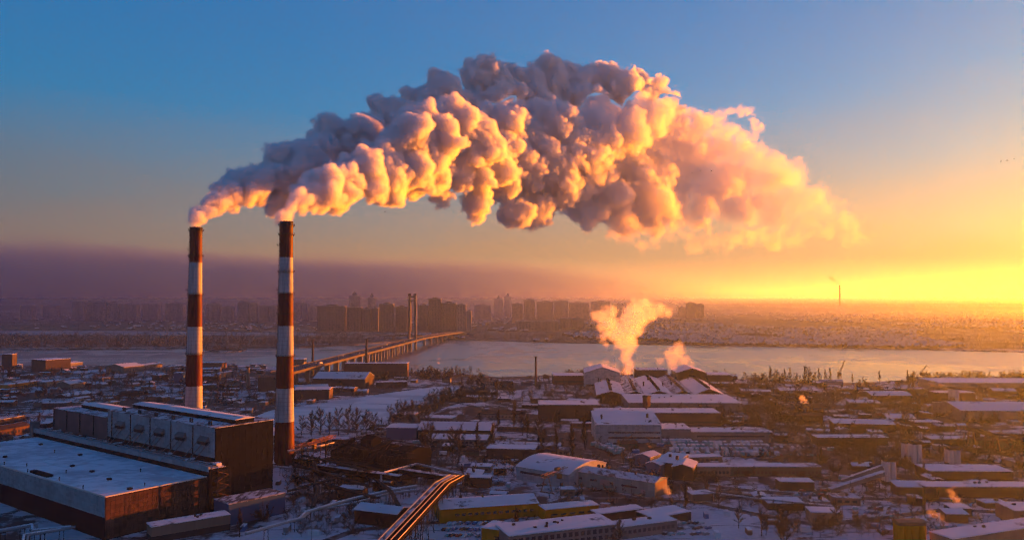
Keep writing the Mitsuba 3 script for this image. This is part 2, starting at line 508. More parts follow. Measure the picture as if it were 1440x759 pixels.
# --- power station, its own frame: x along the long side to the right, y away
S0, SA = W(148, 698, 22) * [1, 1, 0], -36.5
hall = thing('turbine_hall', 'long low hall with flat snowy roof and rust brown end wall, lower left corner', 'industrial building')
sm = lambda: M(S0, SA)
put(hall, 'wall', sm().box(-215, 0, 0, 57.5, -.5, 21.6), 'mat_dark_panel')
put(hall, 'roof', sm().box(-215, -.5, .5, 57.4, 21.6, 21.95).box(-120, -90, 20, 34, 21.95, 22.3), 'mat_snow')
cp = sm().box(-215, .25, -.25, .35, 21.6, 22.35).box(-.35, .25, .35, 57.5, 21.6, 22.35)
put(hall, 'parapet', cp, 'mat_pale_wall')
pb = sm()
for i in range(44):
    for j in range(5):
        x1 = -.1 - i * 4.9
        jit = rng.uniform(0, .08)
        pb.box(x1 - 4.78, x1, -.18 - jit, .02, 11.4 + j * 2.03, 11.4 + j * 2.03 + 1.95)
put(hall, 'pale_cladding_panels', pb, 'mat_blue_panel', kind='stuff')
pr = sm()
for i in range(23):
    for j in range(10):
        jit = rng.uniform(0, .16)
        pr.box(-.02, .14 + jit, .15 + i * 2.49, .15 + i * 2.49 + 2.36, .4 + j * 2.1, .4 + j * 2.1 + 1.98)
put(hall, 'rust_cladding_panels', pr, 'mat_rust_panel', label='rust brown panelled end wall', kind='stuff')
for i in range(9):
    x = -8 - i * 17 + rng.uniform(-3, 3)
    y = rng.uniform(1.5, 3) if i % 2 else rng.uniform(8, 45)
    put(hall, 'roof_vent', sm().tube((x, y, 21.9), (x, y, 23.4 + rng.uniform(0, .6)), .28, .28, 6).tube((x, y, 23.3), (x, y, 23.9), .5, .2, 6), 'mat_dark_steel')
put(hall, 'skylight', sm().box(-92, -70, 2.0, 5.5, 21.9, 23.2), 'mat_dark_panel')
for k in range(7):
    x = -6 - 28 * k + rng.uniform(-6, 6); y = rng.uniform(12, 50)
    put(hall, 'roof_hatch', sm().box(x - 1.2, x + 1.2, y - 1, y + 1, 21.9, 22.9), 'mat_dark_panel')
LAND.append((150, 720, 'the low left hall'))

deck = thing('bunker_bay', 'narrow bay with pale parapet and pipe littered snowy deck between low hall and boiler house', 'industrial building')
put(deck, 'wall', sm().box(-222, 2, 57.8, 68.4, -.5, 26), 'mat_dark_panel')
put(deck, 'deck', sm().box(-222, 2, 59, 68.3, 26, 26.25), 'mat_thin_snow_roof')
for i in range(9):
    x0 = -221 + i * 24.8
    put(deck, 'parapet', sm().box(x0, x0 + 24.2, 57.4, 58.6, 24.6, 27.6), 'mat_blue_panel')
put(deck, 'end_pier', sm().box(-226, -221.4, 57.0, 62, -.5, 32), 'mat_concrete')
for i in range(26):
    x = rng.uniform(-215, -2)
    put(deck, 'duct', sm().box(x, x + rng.uniform(.8, 4), 60 + rng.uniform(0, 5), 65.4 + rng.uniform(0, 2), 26.2, 26.6 + rng.uniform(.4, 1.6)), ('mat_pipe', 'mat_dark_steel', 'mat_snow')[i % 3])
put(deck, 'pipe', sm().path([(-220, 61.2, 27.3), (1.5, 61.2, 27.3)], .45), 'mat_pipe')
put(deck, 'pipe', sm().path([(-220, 63.4, 27.0), (1.5, 63.4, 27.0)], .3), 'mat_dark_steel')

boiler = thing('boiler_house', 'tall boiler house with pale ribbed long wall, hooded openings and black end wall beside chimneys', 'industrial building')
put(boiler, 'wall', sm().box(-135, -9.4, 68.7, 109.5, -.5, 46.6), 'mat_dark_panel')
put(boiler, 'roof', sm().box(-135.3, -9.1, 68.4, 109.8, 46.6, 47.1), 'mat_thin_snow_roof')
bp = sm()
for i in range(42):
    for j in range(11):
        x1 = -9.6 - i * 2.98
        bp.box(x1 - 2.92, x1, 68.5 - rng.uniform(0, .1), 68.75, 29.3 + j * 1.57, 29.3 + j * 1.57 + 1.5)
put(boiler, 'pale_cladding_panels', bp, 'mat_blue_panel', kind='stuff')
ep = sm()
for i in range(10):
    for j in range(12):
        ep.box(-9.45, -9.25 + rng.uniform(0, .12), 69 + i * 4.05, 69 + i * 4.05 + 3.9, 1 + j * 3.8, 1 + j * 3.8 + 3.68)
put(boiler, 'black_cladding_panels', ep, 'mat_dark_panel', kind='stuff')
mon = put(boiler, 'roof_monitor', sm().prism([(84, 47), (97, 47), (97, 49.4), (84, 49.4)], -131, -12), 'mat_dark_panel', label='long raised roof light with snowy top')
put(mon, 'cap', sm().prism([(83.5, 49.4), (97.5, 49.4), (97.5, 49.7), (90.5, 50.6), (83.5, 49.7)], -131.5, -11.5), 'mat_snow_roof')
for k in range(5):
    x = -20 - k * 24.2
    hd = put(boiler, 'hood', sm().prism([(66.2, 38.2), (68.6, 38.2), (68.6, 41.2), (66.2, 39.0)], x - 4.6, x + 4.6), 'mat_concrete')
    put(hd, 'opening', sm().box(x - 4.2, x + 4.2, 66.4, 68.5, 36.4, 38.1), 'mat_dark_steel')
    for s in (-5.6, 5.6, 0.5):
        put(boiler, 'strut', sm().beam((x + s - 6.5, 60.5, 26.2), (x + s, 68.4, 38.5 if s else 33), .42), 'mat_concrete')
    put(boiler, 'downpipe', sm().tube((x - 12, 68.2, 27), (x - 12, 68.2, 46.5), .35), 'mat_dark_steel')
for k in range(12):
    x = -18 - (k % 6) * 20 - (k // 6) * 2.2
    put(boiler, 'roof_vent', sm().tube((x, 71.5, 46.9), (x, 71.5, 49.2), .5, .5, 8).tube((x, 71.5, 49.2), (x, 71.5, 49.8), .75, .3, 8), 'mat_dark_steel')
LAND.append((340, 640, 'the black boiler end wall'))
pink = thing('boiler_annex', 'lower dull pink clad annex left of the pale boiler house wall', 'industrial building')
put(pink, 'wall', sm().box(-222, -135.4, 71.5, 106, -.5, 40.6), 'mat_pink_panel')
put(pink, 'roof', sm().box(-222.3, -135.5, 71.2, 106.3, 40.6, 41), 'mat_thin_snow_roof')
mo2 = put(pink, 'roof_monitor', sm().prism([(84, 41), (97, 41), (97, 43.4), (84, 43.4)], -205, -138), 'mat_dark_panel')
put(mo2, 'cap', sm().prism([(83.5, 43.4), (97.5, 43.4), (97.5, 43.7), (90.5, 44.4), (83.5, 43.7)], -205.5, -137.8), 'mat_snow_roof')
for k in range(5):
    x = -140 - k * 20
    put(pink, 'downpipe', sm().tube((x, 71.2, 27), (x, 71.2, 40.5), .4), 'mat_dark_steel')
# the open steel stair by the end of the bay
st = thing('stair_tower', 'open dark steel stair tower at the right end of the bunker bay', 'stair tower')
fr = sm()
for x in (3.2, 9.0):
    for y in (58.5, 66.5):
        fr.beam((x, y, 0), (x, y, 27), .35)
for k in range(9):
    z = 3 * k + 1.5
    for y in (58.5, 66.5):
        fr.beam((3.2, y, z), (9.0, y, z), .22)
    for x in (3.2, 9.0):
        fr.beam((x, 58.5, z), (x, 66.5, z), .22)
put(st, 'frame', fr, 'mat_dark_steel')
for k in range(9):
    y0, y1 = (58.8, 66.2) if k % 2 else (66.2, 58.8)
    put(st, 'flight', sm().add([[4, y0, 3 * k - 1.4], [8, y0, 3 * k - 1.4], [8, y1, 3 * k + 1.5], [4, y1, 3 * k + 1.5], [4, y0, 3 * k - 1.1], [8, y0, 3 * k - 1.1], [8, y1, 3 * k + 1.8], [4, y1, 3 * k + 1.8]],
        [[0, 1, 2], [0, 2, 3], [4, 6, 5], [4, 7, 6], [0, 4, 5], [0, 5, 1], [2, 6, 7], [2, 7, 3], [1, 5, 6], [1, 6, 2], [3, 7, 4], [3, 4, 0]]), 'mat_rust_steel')
take(Polygon([S0[:2] + np.array([.804, -.595]) * a + np.array([.595, .804]) * b for a, b in ((-235, -14), (14, -14), (14, 112), (-235, 112))]), 1)

p, a, L = by_top((213, 741), (324, 723), 8)
building('switch_house', 'small tan panelled switch house with snowy roof in front of the rust end wall', 'industrial building', p, a, L, 10, 8, wall='mat_tan_panel', vents=3, plinth=(3.2, 'mat_dark_brick'), short='the tan switch house')
p, a, L = by_top((322, 709), (401, 693), 11.4)
building('pump_house', 'blue grey pump house with thin snow on its roof below the black boiler end wall', 'industrial building', p, a, L, 17, 11.4, wall='mat_blue_paint', top='mat_thin_snow_roof', side=[(3, 6, .1, .9, 6)], short='the blue pump house')

# --- the two great chimneys
def tall_chimney(label, u, ytop, Y, vs, r_top, r_base, rings):
    zs = [at(u, v, Y)[2] for v in vs]
    zs[-1] = 0.0
    X = (u + 0.0 - 720) / F * Y * (math.cos(PITCH))
    key = thing('striped_chimney', label, 'chimney')
    top = zs[0]
    rad = lambda z: r_top + (r_base - r_top) * (1 - z / top)**1.35
    for i, (z1, z0) in enumerate(zip(zs[:-1], zs[1:])):
        n = max(2, int((z1 - z0) / 7))
        m = M((X, Y, 0))
        zz = np.linspace(z0, z1, n + 1)
        for q0_, q1_ in zip(zz[:-1], zz[1:]):
            m.tube((0, 0, q0_), (0, 0, q1_), rad(q0_), rad(q1_), 48, cap=False)
        put(key, 'red_band' if i % 2 == 0 else 'white_band', m, 'mat_red_band' if i % 2 == 0 else 'mat_white_band', smooth=35)
    put(key, 'flue', M((X, Y, 0)).tube((0, 0, top - 3), (0, 0, top - .4), rad(top) * .97, rad(top) * .97, 40).tube((0, 0, top - 1.2), (0, 0, top + .25), rad(top) + .22, rad(top) + .22, 40, cap=False), 'mat_dark_steel', smooth=35)
    for v in rings:
        z = at(u, v, Y)[2]
        r = rad(z)
        g = M((X, Y, 0))
        g.tube((0, 0, z - .12), (0, 0, z + .12), r + 1.25, r + 1.25, 40)
        g.tube((0, 0, z + 1.0), (0, 0, z + 1.14), r + 1.3, r + 1.3, 40, cap=False).tube((0, 0, z + .5), (0, 0, z + .6), r + 1.3, r + 1.3, 40, cap=False)
        for k in range(24):
            w = k * PI / 12
            g.beam(((r + 1.27) * math.cos(w), (r + 1.27) * math.sin(w), z), ((r + 1.27) * math.cos(w), (r + 1.27) * math.sin(w), z + 1.1), .08)
            if k % 2 == 0:
                g.beam((r * math.cos(w), r * math.sin(w), z - 1.5), ((r + 1.2) * math.cos(w), (r + 1.2) * math.sin(w), z - .1), .12)
        put(key, 'gallery', g, 'mat_dark_steel')
    w = math.radians(205)
    ld = M((X, Y, 0))
    for z in np.arange(4, top - 4, 6.0):
        for dw in (-.06, .06):
            ld.beam(((rad(z) + .35) * math.cos(w + dw), (rad(z) + .35) * math.sin(w + dw), z), ((rad(z + 6) + .35) * math.cos(w + dw), (rad(z + 6) + .35) * math.sin(w + dw), z + 6), .16)
        ld.beam(((rad(z) + .35) * math.cos(w - .06), (rad(z) + .35) * math.sin(w - .06), z), ((rad(z) + .35) * math.cos(w + .06), (rad(z) + .35) * math.sin(w + .06), z), .12)
    put(key, 'ladder', ld, 'mat_dark_steel')
    for k in range(5):
        z = 30 + k * 33
        put(key, 'ladder_platform', M((X, Y, 0), 205).box(rad(z) - .2, rad(z) + 1.9, -1.1, 1.1, z, z + .3).box(rad(z) + 1.7, rad(z) + 1.85, -1.1, 1.1, z + .3, z + 1.3), 'mat_dark_steel')
    take(Point(X, Y).buffer(r_base + 2), 1)
    return np.array([X, Y, top])


topL = tall_chimney('left, farther red and white striped chimney rising behind the boiler house roof', 274.5, 320, 647, (320, 369, 414, 459, 498, 542, 585, 640), 4.75, 7.4, (324, 414, 497, 360))
topR = tall_chimney('right, nearer red and white striped chimney beside the black boiler end wall', 402, 312, 596, (312, 362, 412, 458, 500, 545, 592, 650), 4.75, 7.4, (317, 382, 413, 441, 500, 330))
LAND.append((275, 560, 'the left striped chimney')); LAND.append((401, 600, 'the right striped chimney'))

# --- slim stacks
def stack(label, u, v0, v1, w, mat='mat_dark_brick', square=False, z0=0.0, name='slim_chimney', short=None):
    p = W(u, v1, z0)
    h = at(u, v0, p[1])[2]
    r = w / 2 / F * p[1]
    key = thing(name, label, 'chimney')
    m = M((p[0], p[1], 0))
    n = 4 if square else 20
    m.tube((0, 0, z0 - .5), (0, 0, h - 1), r * (1.0 if square else 1.2), r * (1.0 if square else .82), n)
    put(key, 'shaft', m, mat, smooth=30 if not square else False)
    put(key, 'rim', M((p[0], p[1], 0)).tube((0, 0, h - 1.4), (0, 0, h), r * 1.15, r * 1.15, n), 'mat_dark_steel')
    take(Point(p[0], p[1]).buffer(2 * r + 1), 1)
    if short:
        LAND.append((u, (v0 + v1) / 2, short))


stack('slim dark chimney right of the right striped chimney, by the bridge', 439.5, 477, 528, 3.2, short='the slim dark chimney')
stack('thin dark chimney standing before the middle of the bridge', 515, 476, 531, 3.6, short='the bridge side chimney')
stack('lone thin chimney on the near shore, left of the factory', 753.5, 501, 544, 3.0, short='the lone thin chimney')
stack('short pale brick chimney among sheds between the striped chimneys', 348.5, 515, 546, 4.6, 'mat_cream', short='the short pale chimney')
stack('far slender chimney with faint smoke on the right horizon', 1181, 401, 429.5, 2.2, 'mat_dark_brick')

# --- named buildings of the works: (name, label, category, u0, u1, v top, v base, depth, rot, options)
G1, G2 = 'mat_concrete', 'mat_blue_panel'
TABLE = [
    ('gabled_hall', 'blue grey gabled hall behind the sawtooth roofs, left of the big steam cloud', 'industrial building', 822, 872, 524, 548, 60, -4, dict(roof='gable_front', wall=G2, wins=[(5, 7.5, .05, .95, 0)], short='the gabled hall')),
    ('gabled_hall', 'dark gabled hall with snow on its ridge, right of the small steam cloud', 'industrial building', 952, 993, 524, 546, 60, -4, dict(roof='gable_front', wall='mat_dark_panel', short='the dark gabled hall')),
    ('flat_hall', 'low dark hall to the left of the blue grey gabled hall', 'industrial building', 778, 822, 528, 541, 40, 0, dict(wall='mat_brick', wins=[(3, 6, .05, .95, 0)])),
    ('flat_hall', 'low block behind the sawtooth roofs between the two steam clouds', 'industrial building', 896, 938, 520, 541, 30, 0, dict(wall='mat_dark_brick', vents=3)),
    ('flat_hall', 'low long block right of the dark gabled hall', 'industrial building', 994, 1028, 527, 542, 40, -4, dict(wall='mat_dark_brick')),
    ('long_shed', 'long flat snow roofed shed with dark open side, left of the blue grey office block', 'shed', 758, 843, 569, 592, 34, 0, dict(wall='mat_dark_brick', vents=3, wins=[(2, 5, .02, .98, 14)], short='the long flat shed')),
    ('rolling_mill', 'widest flat white roof in the middle of the factory', 'industrial building', 884, 1043, 566, 582, 75, -2, dict(wall=G1, vents=6, short='the wide white roof')),
    ('rolling_mill', 'long white roofed mill hall in front of the widest roof', 'industrial building', 838, 1012, 580, 599, 32, -1, dict(wall='mat_brick', vents=5, wins=[(3, 5, .5, .98, 0)])),
    ('office_block', 'blue grey block with two dark window bands and a snowy roof', 'industrial building', 838, 929, 597, 622, 48, -1, dict(wall=G2, vents=2, roof='shed', rise=5, wins=[(3.5, 5.0, .19, .98, 0), (8.0, 9.2, .19, .98, 0)], short='the window band block')),
    ('office_block', 'lower grey annex with snowy roof, right of the blue grey block', 'industrial building', 931, 970, 603, 622, 30, -1, dict(wall=G1, vents=3, wins=[(2, 4, .05, .95, 9)])),
    ('long_shed', 'long grey shed with one white stripe and dark band behind the truck yard', 'shed', 971, 1082, 607, 621, 22, -1, dict(wall=G1, wins=[(4.2, 5.6, .08, .92, 0)], vents=5, short='the truck yard shed')),
    ('blue_shed', 'small blue shed with snowy gable beside the curved road', 'shed', 893, 913, 640, 655, 16, -38, dict(roof='gable_front', wall='mat_blue_paint')),
    ('blue_shed', 'blue shed in front of the small gabled one, two steps lower', 'shed', 908, 927, 651, 668, 17, -38, dict(roof='gable_front', wall='mat_blue_paint')),
    ('gabled_shed', 'dark walled shed with pinkish snowy roof by the curved road', 'shed', 921, 948, 648, 667, 24, -34, dict(roof='shed', wall='mat_dark_brick', vents=2)),
    ('gabled_shed', 'dark walled gabled shed between the curved road and the green sheds', 'shed', 945, 973, 656, 674, 22, -20, dict(roof='gable_front', wall='mat_dark_brick', short='the dark gabled shed')),
    ('green_shed', 'long green walled shed with pale snow roof below the truck yard', 'shed', 981, 1026, 656, 669, 12, 0, dict(wall='mat_cream', wins=[(1.5, 3.4, .05, .95, 8)], short='the green walled sheds')),
    ('green_shed', 'longer green walled shed right of the pale one below the truck yard', 'shed', 1027, 1152, 656, 669, 12, 0, dict(wall='mat_green_paint', wins=[(1.5, 3.4, .03, .97, 22)], doors=3)),
    ('small_shed', 'small low shed with white roof beside the railway line, right of the teal warehouse', 'shed', 974, 1001, 695, 705, 9, 12, dict(wall='mat_tan_panel', short='the small low shed')),
    ('snow_hut', 'square dark hut with a white roof left of the inclined gallery', 'hut', 660, 690, 671, 685, 9, -6, dict(wall='mat_dark_brick', wins=[(1, 2.5, .1, .9, 4)])),
    ('snow_hut', 'small hut with white roof among the pipes below the right chimney', 'hut', 474, 511, 686, 700, 9, -12, dict(wall='mat_dark_brick', short='the small hut among pipes')),
    ('flat_hall', 'dark flat shed with snowy roof beside the inclined gallery', 'shed', 498, 560, 716, 735, 14, -22, dict(wall='mat_dark_panel', roof='gable', short='the gallery side shed')),
    ('brick_block', 'long brick block with a sunlit right end by the near end of the bridge', 'industrial building', 484, 573, 511, 532, 22, 0, dict(wall='mat_brick', wins=[(3, 5, .03, .97, 20), (8, 10, .03, .97, 20)], side=[(8, 11, .1, .9, 3)], short='the brick block by the bridge')),
    ('flat_hall', 'broad hall with big snowy roof on the bank of the canal', 'industrial building', 440, 514, 532, 545, 45, -6, dict(wall='mat_dark_brick', roof='gable', short='the broad hall by the canal')),
    ('flat_hall', 'low long hall with white roof right behind the right chimney', 'industrial building', 412, 464, 548, 562, 30, 4, dict(wall='mat_brick')),
    ('orange_block', 'tall narrow block lit orange just right of the right chimney', 'industrial building', 412, 428, 505, 523, 18, 0, dict(wall='mat_cream', wins=[(3, 5, .1, .9, 4), (8, 10, .1, .9, 4)])),
    ('white_hall', 'wide snow roofed hall behind bare trees, right of the dark fuel shed', 'industrial building', 588, 690, 604, 619, 30, -4, dict(wall='mat_dark_brick', roof='gable', short='the wide snow roofed hall')),
    ('blue_shed', 'small blue fronted shed with two white roof steps above the dark fuel shed', 'shed', 543, 586, 601, 618, 22, -4, dict(wall='mat_blue_paint')),
    ('flat_hall', 'low snow roofed hall with pale wall, left of the hangar', 'industrial building', 684, 752, 630, 645, 18, -8, dict(wall='mat_dark_brick', wins=[(1.5, 3, .05, .95, 9)])),
    # right side
    ('flat_hall', 'very long pale roofed dock shed at the right shore', 'industrial building', 1322, 1530, 538, 552, 60, -2, dict(wall=G1, wins=[(4, 7, .02, .98, 0)], short='the long dock shed')),
    ('flat_hall', 'low dark hall with bluish roof in front of the dock shed', 'industrial building', 1226, 1280, 556, 566, 35, 0, dict(wall='mat_dark_brick', roof='arch', rise=3)),
    ('flat_hall', 'dark hall left of the pale towers at the right shore', 'industrial building', 1318, 1369, 552, 565, 20, 0, dict(wall='mat_brick')),
    ('rolling_mill', 'large bright snow roof with speckled ridges near the right edge', 'industrial building', 1352, 1520, 577, 593, 60, -3, dict(wall=G1, roof='gable', rise=5, doors=6, short='the bright ridged roof')),
    ('long_shed', 'long thin white roofed shed in front of the bare trees on the right', 'shed', 1150, 1246, 615, 626, 14, 0, dict(wall='mat_dark_brick', short='the thin white roofed shed')),
    ('long_shed', 'long shed with pale roof behind the twin silos', 'shed', 1310, 1368, 617, 626, 14, 0, dict(wall='mat_brick')),
    ('flat_hall', 'low hall with wide pale roof between the silos and the portal crane', 'industrial building', 1308, 1420, 662, 676, 22, -2, dict(wall='mat_dark_brick', top='mat_snow_roof', short='the wide pale roof')),
    ('long_shed', 'long white roof running to the right edge in front of the silos', 'shed', 1302, 1500, 684, 699, 14, -1, dict(wall='mat_dark_brick', vents=3, short='the long white silo roof')),
    ('small_shed', 'low shed with tilted white roof right of the silo tower', 'shed', 1262, 1308, 684, 696, 12, -6, dict(wall='mat_dark_brick', roof='shed')),
    ('small_shed', 'flat shed with white roof below the long green sheds', 'shed', 1097, 1142, 677, 690, 11, -3, dict(wall='mat_dark_brick')),
    ('small_shed', 'wide shed with bluish white roof at the left of the right yards', 'shed', 1080, 1128, 707, 717, 14, -3, dict(wall='mat_dark_brick', short='the bluish roofed shed')),
    ('snow_hut', 'squat cream hut with broad snowy roof and dark windows in the lower right yard', 'hut', 1141, 1180, 720, 736, 12, -6, dict(wall='mat_cream', wins=[(1.2, 3.2, .08, .92, 4)], short='the squat cream hut')),
    ('snow_hut', 'dark hut with steam rising from its white roof, near the right edge', 'hut', 1338, 1361, 714, 726, 10, -6, dict(wall='mat_dark_brick', short='the steaming dark hut')),
    ('snow_hut', 'low dark hut in front of the steaming one near the right edge', 'hut', 1331, 1356, 722, 734, 8, -6, dict(wall='mat_dark_brick', roof='shed')),
    # left shore
    ('tower_block', 'narrow dark tower block on the left shore at the left edge', 'apartment building', 2, 19, 498, 520, 16, 6, dict(wall='mat_dark_brick', wins=[(3 * k, 3 * k + 1.6, .1, .9, 5) for k in range(1, 7)], short='the left edge tower')),
    ('shore_block', 'square block on the left shore with its right end glowing orange', 'industrial building', 44, 66, 505, 522, 42, -30, dict(wall='mat_dark_brick', side=[(4, 6, .1, .9, 5)], short='the block with orange end')),
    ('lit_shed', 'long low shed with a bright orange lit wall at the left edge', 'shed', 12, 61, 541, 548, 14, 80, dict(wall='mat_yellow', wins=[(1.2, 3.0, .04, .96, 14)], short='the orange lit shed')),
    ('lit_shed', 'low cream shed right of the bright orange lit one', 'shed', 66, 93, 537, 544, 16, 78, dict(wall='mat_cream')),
    ('long_shed', 'long snow roofed hall in the middle of the left shore', 'industrial building', 174, 204, 516, 525, 45, 62, dict(wall='mat_cream', roof='gable', rise=4, short='the left shore hall')),
    ('blue_shed', 'bright blue box shed left of the left chimney', 'shed', 244, 258, 524, 538, 14, 0, dict(wall='mat_blue_paint', short='the bright blue box shed')),
    ('long_shed', 'long dark shore shed between the two striped chimneys', 'shed', 282, 314, 510, 518, 20, 0, dict(wall='mat_brick', short='the dark shore shed')),
    ('lit_shed', 'long low hall with orange end wall, left of the bright blue shed', 'shed', 98, 122, 540, 547, 22, 76, dict(wall='mat_cream', roof='gable')),
]
for row in TABLE:
    B(*row[:9], **row[9])
# sawtooth roofs of the factory: five parallel gabled naves, each a hall of its own
for i, (u0, u1, w) in enumerate([(839, 879, 'first nave from the left of the gabled factory roofs, ribbed white'), (879.5, 907, 'second nave from the left, narrow, with steam rising from it'),
                                 (907.5, 946, 'third nave from the left of the gabled factory roofs'), (946.5, 976, 'fourth nave from the left of the gabled factory roofs'), (976.5, 1018, 'rightmost nave of the gabled factory roofs, steep lit right slope')]):
    p, a, L, h = by_base(u0, u1, 557, 567 - .2 * i, -5)
    k = building('factory_nave', w, 'industrial building', p, a, L, 190, 9.5, roof='gable_front', wall='mat_dark_panel', top=('mat_snow_roof', 'mat_thin_snow_roof')[i in (1, 3)], rise=5.0 + (i == 4) * 2, vents=4, short='the gabled factory roofs' if i == 2 else None)
    rl = M((p[0], p[1], 0), a)
    rz = 9.5 + 5.0 + (i == 4) * 2
    put(k, 'ridge_vent', rl.box(L / 2 - 1.6, L / 2 + 1.6, 6, 184, rz - .6, rz + 1.5), ('mat_dark_panel', 'mat_rust_panel')[i % 2])
stack('short square brick stub in front of the widest white roof', 909.5, 556, 586, 11, 'mat_brick', True, 0, 'brick_stack', 'the square brick stub')

p, a, L = by_top((726, 651), (800, 663), 11)
building('hangar', 'hangar with broad curved snowy roof and grey walls, left of the teal warehouse', 'industrial building', p, a, L, 46, 9, roof='arch', rise=4.5, wall=G2, wins=[(5, 6.5, .08, .6, 0)], short='the hangar')
p, a, L = by_top((803, 661), (921, 679), 9.2)
tw = building('teal_warehouse', 'long teal green warehouse with snowy roof and patched windows', 'warehouse', p, a, L, 17, 9.2, roof='gable', rise=2.2, wall='mat_teal', top='mat_thin_snow_roof', wins=[(4.6, 5.8, .06, .14, 0), (4.6, 5.8, .24, .32, 0), (4.4, 5.6, .4, .52, 0), (4.2, 5.4, .62, .8, 0)], vents=6, short='the teal warehouse')
put(tw, 'end_wall', M((p[0], p[1], 0), a).box(L + .01, L + .16, .2, 16.8, 0, 9.1), 'mat_tan_panel', label='brown patched right end wall')
put(tw, 'wall_patch', M((p[0], p[1], 0), a).box(L * .36, L * .48, -.09, .05, 3.0, 6.6), 'mat_pipe', label='grey patch of boarded windows')
put(tw, 'wall_patch', M((p[0], p[1], 0), a).box(L * .84, L * .89, -.09, .05, 1.0, 4.2), 'mat_pipe')
p, a, L = by_top((619, 713), (757, 704), 8.6)
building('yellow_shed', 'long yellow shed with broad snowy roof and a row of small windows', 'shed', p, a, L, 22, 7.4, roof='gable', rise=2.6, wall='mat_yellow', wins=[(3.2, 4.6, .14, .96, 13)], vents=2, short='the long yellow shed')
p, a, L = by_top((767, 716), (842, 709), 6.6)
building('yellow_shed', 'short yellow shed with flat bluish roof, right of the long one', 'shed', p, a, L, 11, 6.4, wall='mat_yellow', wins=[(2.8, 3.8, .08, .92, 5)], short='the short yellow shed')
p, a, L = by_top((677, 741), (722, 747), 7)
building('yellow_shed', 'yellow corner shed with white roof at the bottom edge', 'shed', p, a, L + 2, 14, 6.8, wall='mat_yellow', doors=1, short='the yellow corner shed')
p, a, L = by_top((716, 753), (868, 736), 8)
building('long_shed', 'long snow roofed block with a row of windows along the bottom edge', 'industrial building', p, a, L, 21, 7.8, wall=G1, wins=[(4.2, 6.4, .02, .98, 17), (1.0, 3.0, .02, .98, 17)], vents=7, short='the bottom window block')
p, a, L = by_top((866, 741), (952, 730), 6.5)
building('long_shed', 'lower snowy roof stepping down right of the long bottom block', 'industrial building', p, a, L, 11, 6.2, wall=G1, wins=[(2.5, 4.2, .03, .97, 12)], vents=3)
p, a, L = by_top((919, 727), (972, 718), 5.5)
building('small_shed', 'grey flat shed behind the stepped roofs at the bottom edge', 'shed', p, a, L, 15, 5.2, wall='mat_dark_brick')
p, a, L = by_top((842, 722), (906, 714), 6)
building('small_shed', 'flat pink lit snowy roof behind the short yellow shed', 'shed', p, a, L, 9, 5.8, wall='mat_dark_brick')
p, a, L = by_top((1340, 757), (1446, 741), 9)
building('long_shed', 'broad snow roofed hall in the lower right corner', 'industrial building', p, a, L + 15, 13, 8.8, wall='mat_cream', vents=2, short='the lower right hall')

# --- dark fuel shed with its clutter and the closed gallery in front
p, a, L = by_top((462, 622), (570, 640), 17)
fs = thing('fuel_shed', 'black fuel handling works tangled in dark steel framework, right of the right chimney', 'industrial building')
fl = lambda: M((p[0], p[1], 0), a)
r2 = random.Random(9)
for x0, x1, y0, y1, h in ((0, .3, 2, 34, 11), (.3, .55, 0, 30, 16), (.55, .8, 4, 36, 13), (.8, 1.0, 2, 26, 18), (.36, .5, 6, 16, 22)):
    put(fs, 'wall', fl().box(x0 * L, x1 * L - .4, y0, y1, -.5, h).prism([(y0, h), (y1, h), ((y0 + y1) / 2, h + 2.5)], x0 * L, x1 * L - .4), 'mat_dark_panel')
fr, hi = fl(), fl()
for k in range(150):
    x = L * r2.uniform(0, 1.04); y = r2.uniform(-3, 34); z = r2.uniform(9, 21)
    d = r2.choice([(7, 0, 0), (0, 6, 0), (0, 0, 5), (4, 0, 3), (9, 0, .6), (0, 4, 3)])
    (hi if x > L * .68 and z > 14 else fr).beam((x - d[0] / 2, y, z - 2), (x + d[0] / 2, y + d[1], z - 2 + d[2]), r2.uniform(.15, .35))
for k in range(12):
    x = k * L / 11.5
    for y in (-3, 35):
        fr.beam((x, y, 0), (x, y, 17), .35)
    fr.beam((x, -3, 17), (x, 35, 17), .3).beam((x, -3, 9), (x + L / 11.5, -3, 17), .22)
fr.beam((0, -3, 17), (L, -3, 17), .35).beam((0, -3, 9), (L, -3, 9), .35).beam((0, 35, 17), (L, 35, 17), .35)
put(fs, 'framework', fr, 'mat_dark_steel', label='dark irregular steel framework over the roofs', kind='stuff')
put(fs, 'roof_frame', hi, 'mat_rust_steel', label='steel frame on the right end of the roof, red sunlight painted in', kind='stuff')  # red sunlight on these upper beams is put into their colour
for k in range(4):
    x = L * (.1 + .24 * k)
    put(fs, 'chute', fl().add([[x, -4, 10], [x + 3, -4, 10], [x + 9, 8, 19], [x + 12, 8, 19], [x, -4, 12.4], [x + 3, -4, 12.4], [x + 9, 8, 21.4], [x + 12, 8, 21.4]], BOXF), 'mat_dark_panel')
put(fs, 'lean_to', M((p[0], p[1], 0), a).box(L * .05, L * .95, -9, -.1, -.4, 7.5), 'mat_dark_panel')
c, s = math.cos(math.radians(a)), math.sin(math.radians(a))
take(Polygon([p[:2] + np.array([c, s]) * i + np.array([-s, c]) * j for i, j in ((0, -9), (L, -9), (L, 38), (0, 38))]), 1)
LAND.append((525, 640, 'the black fuel shed'))


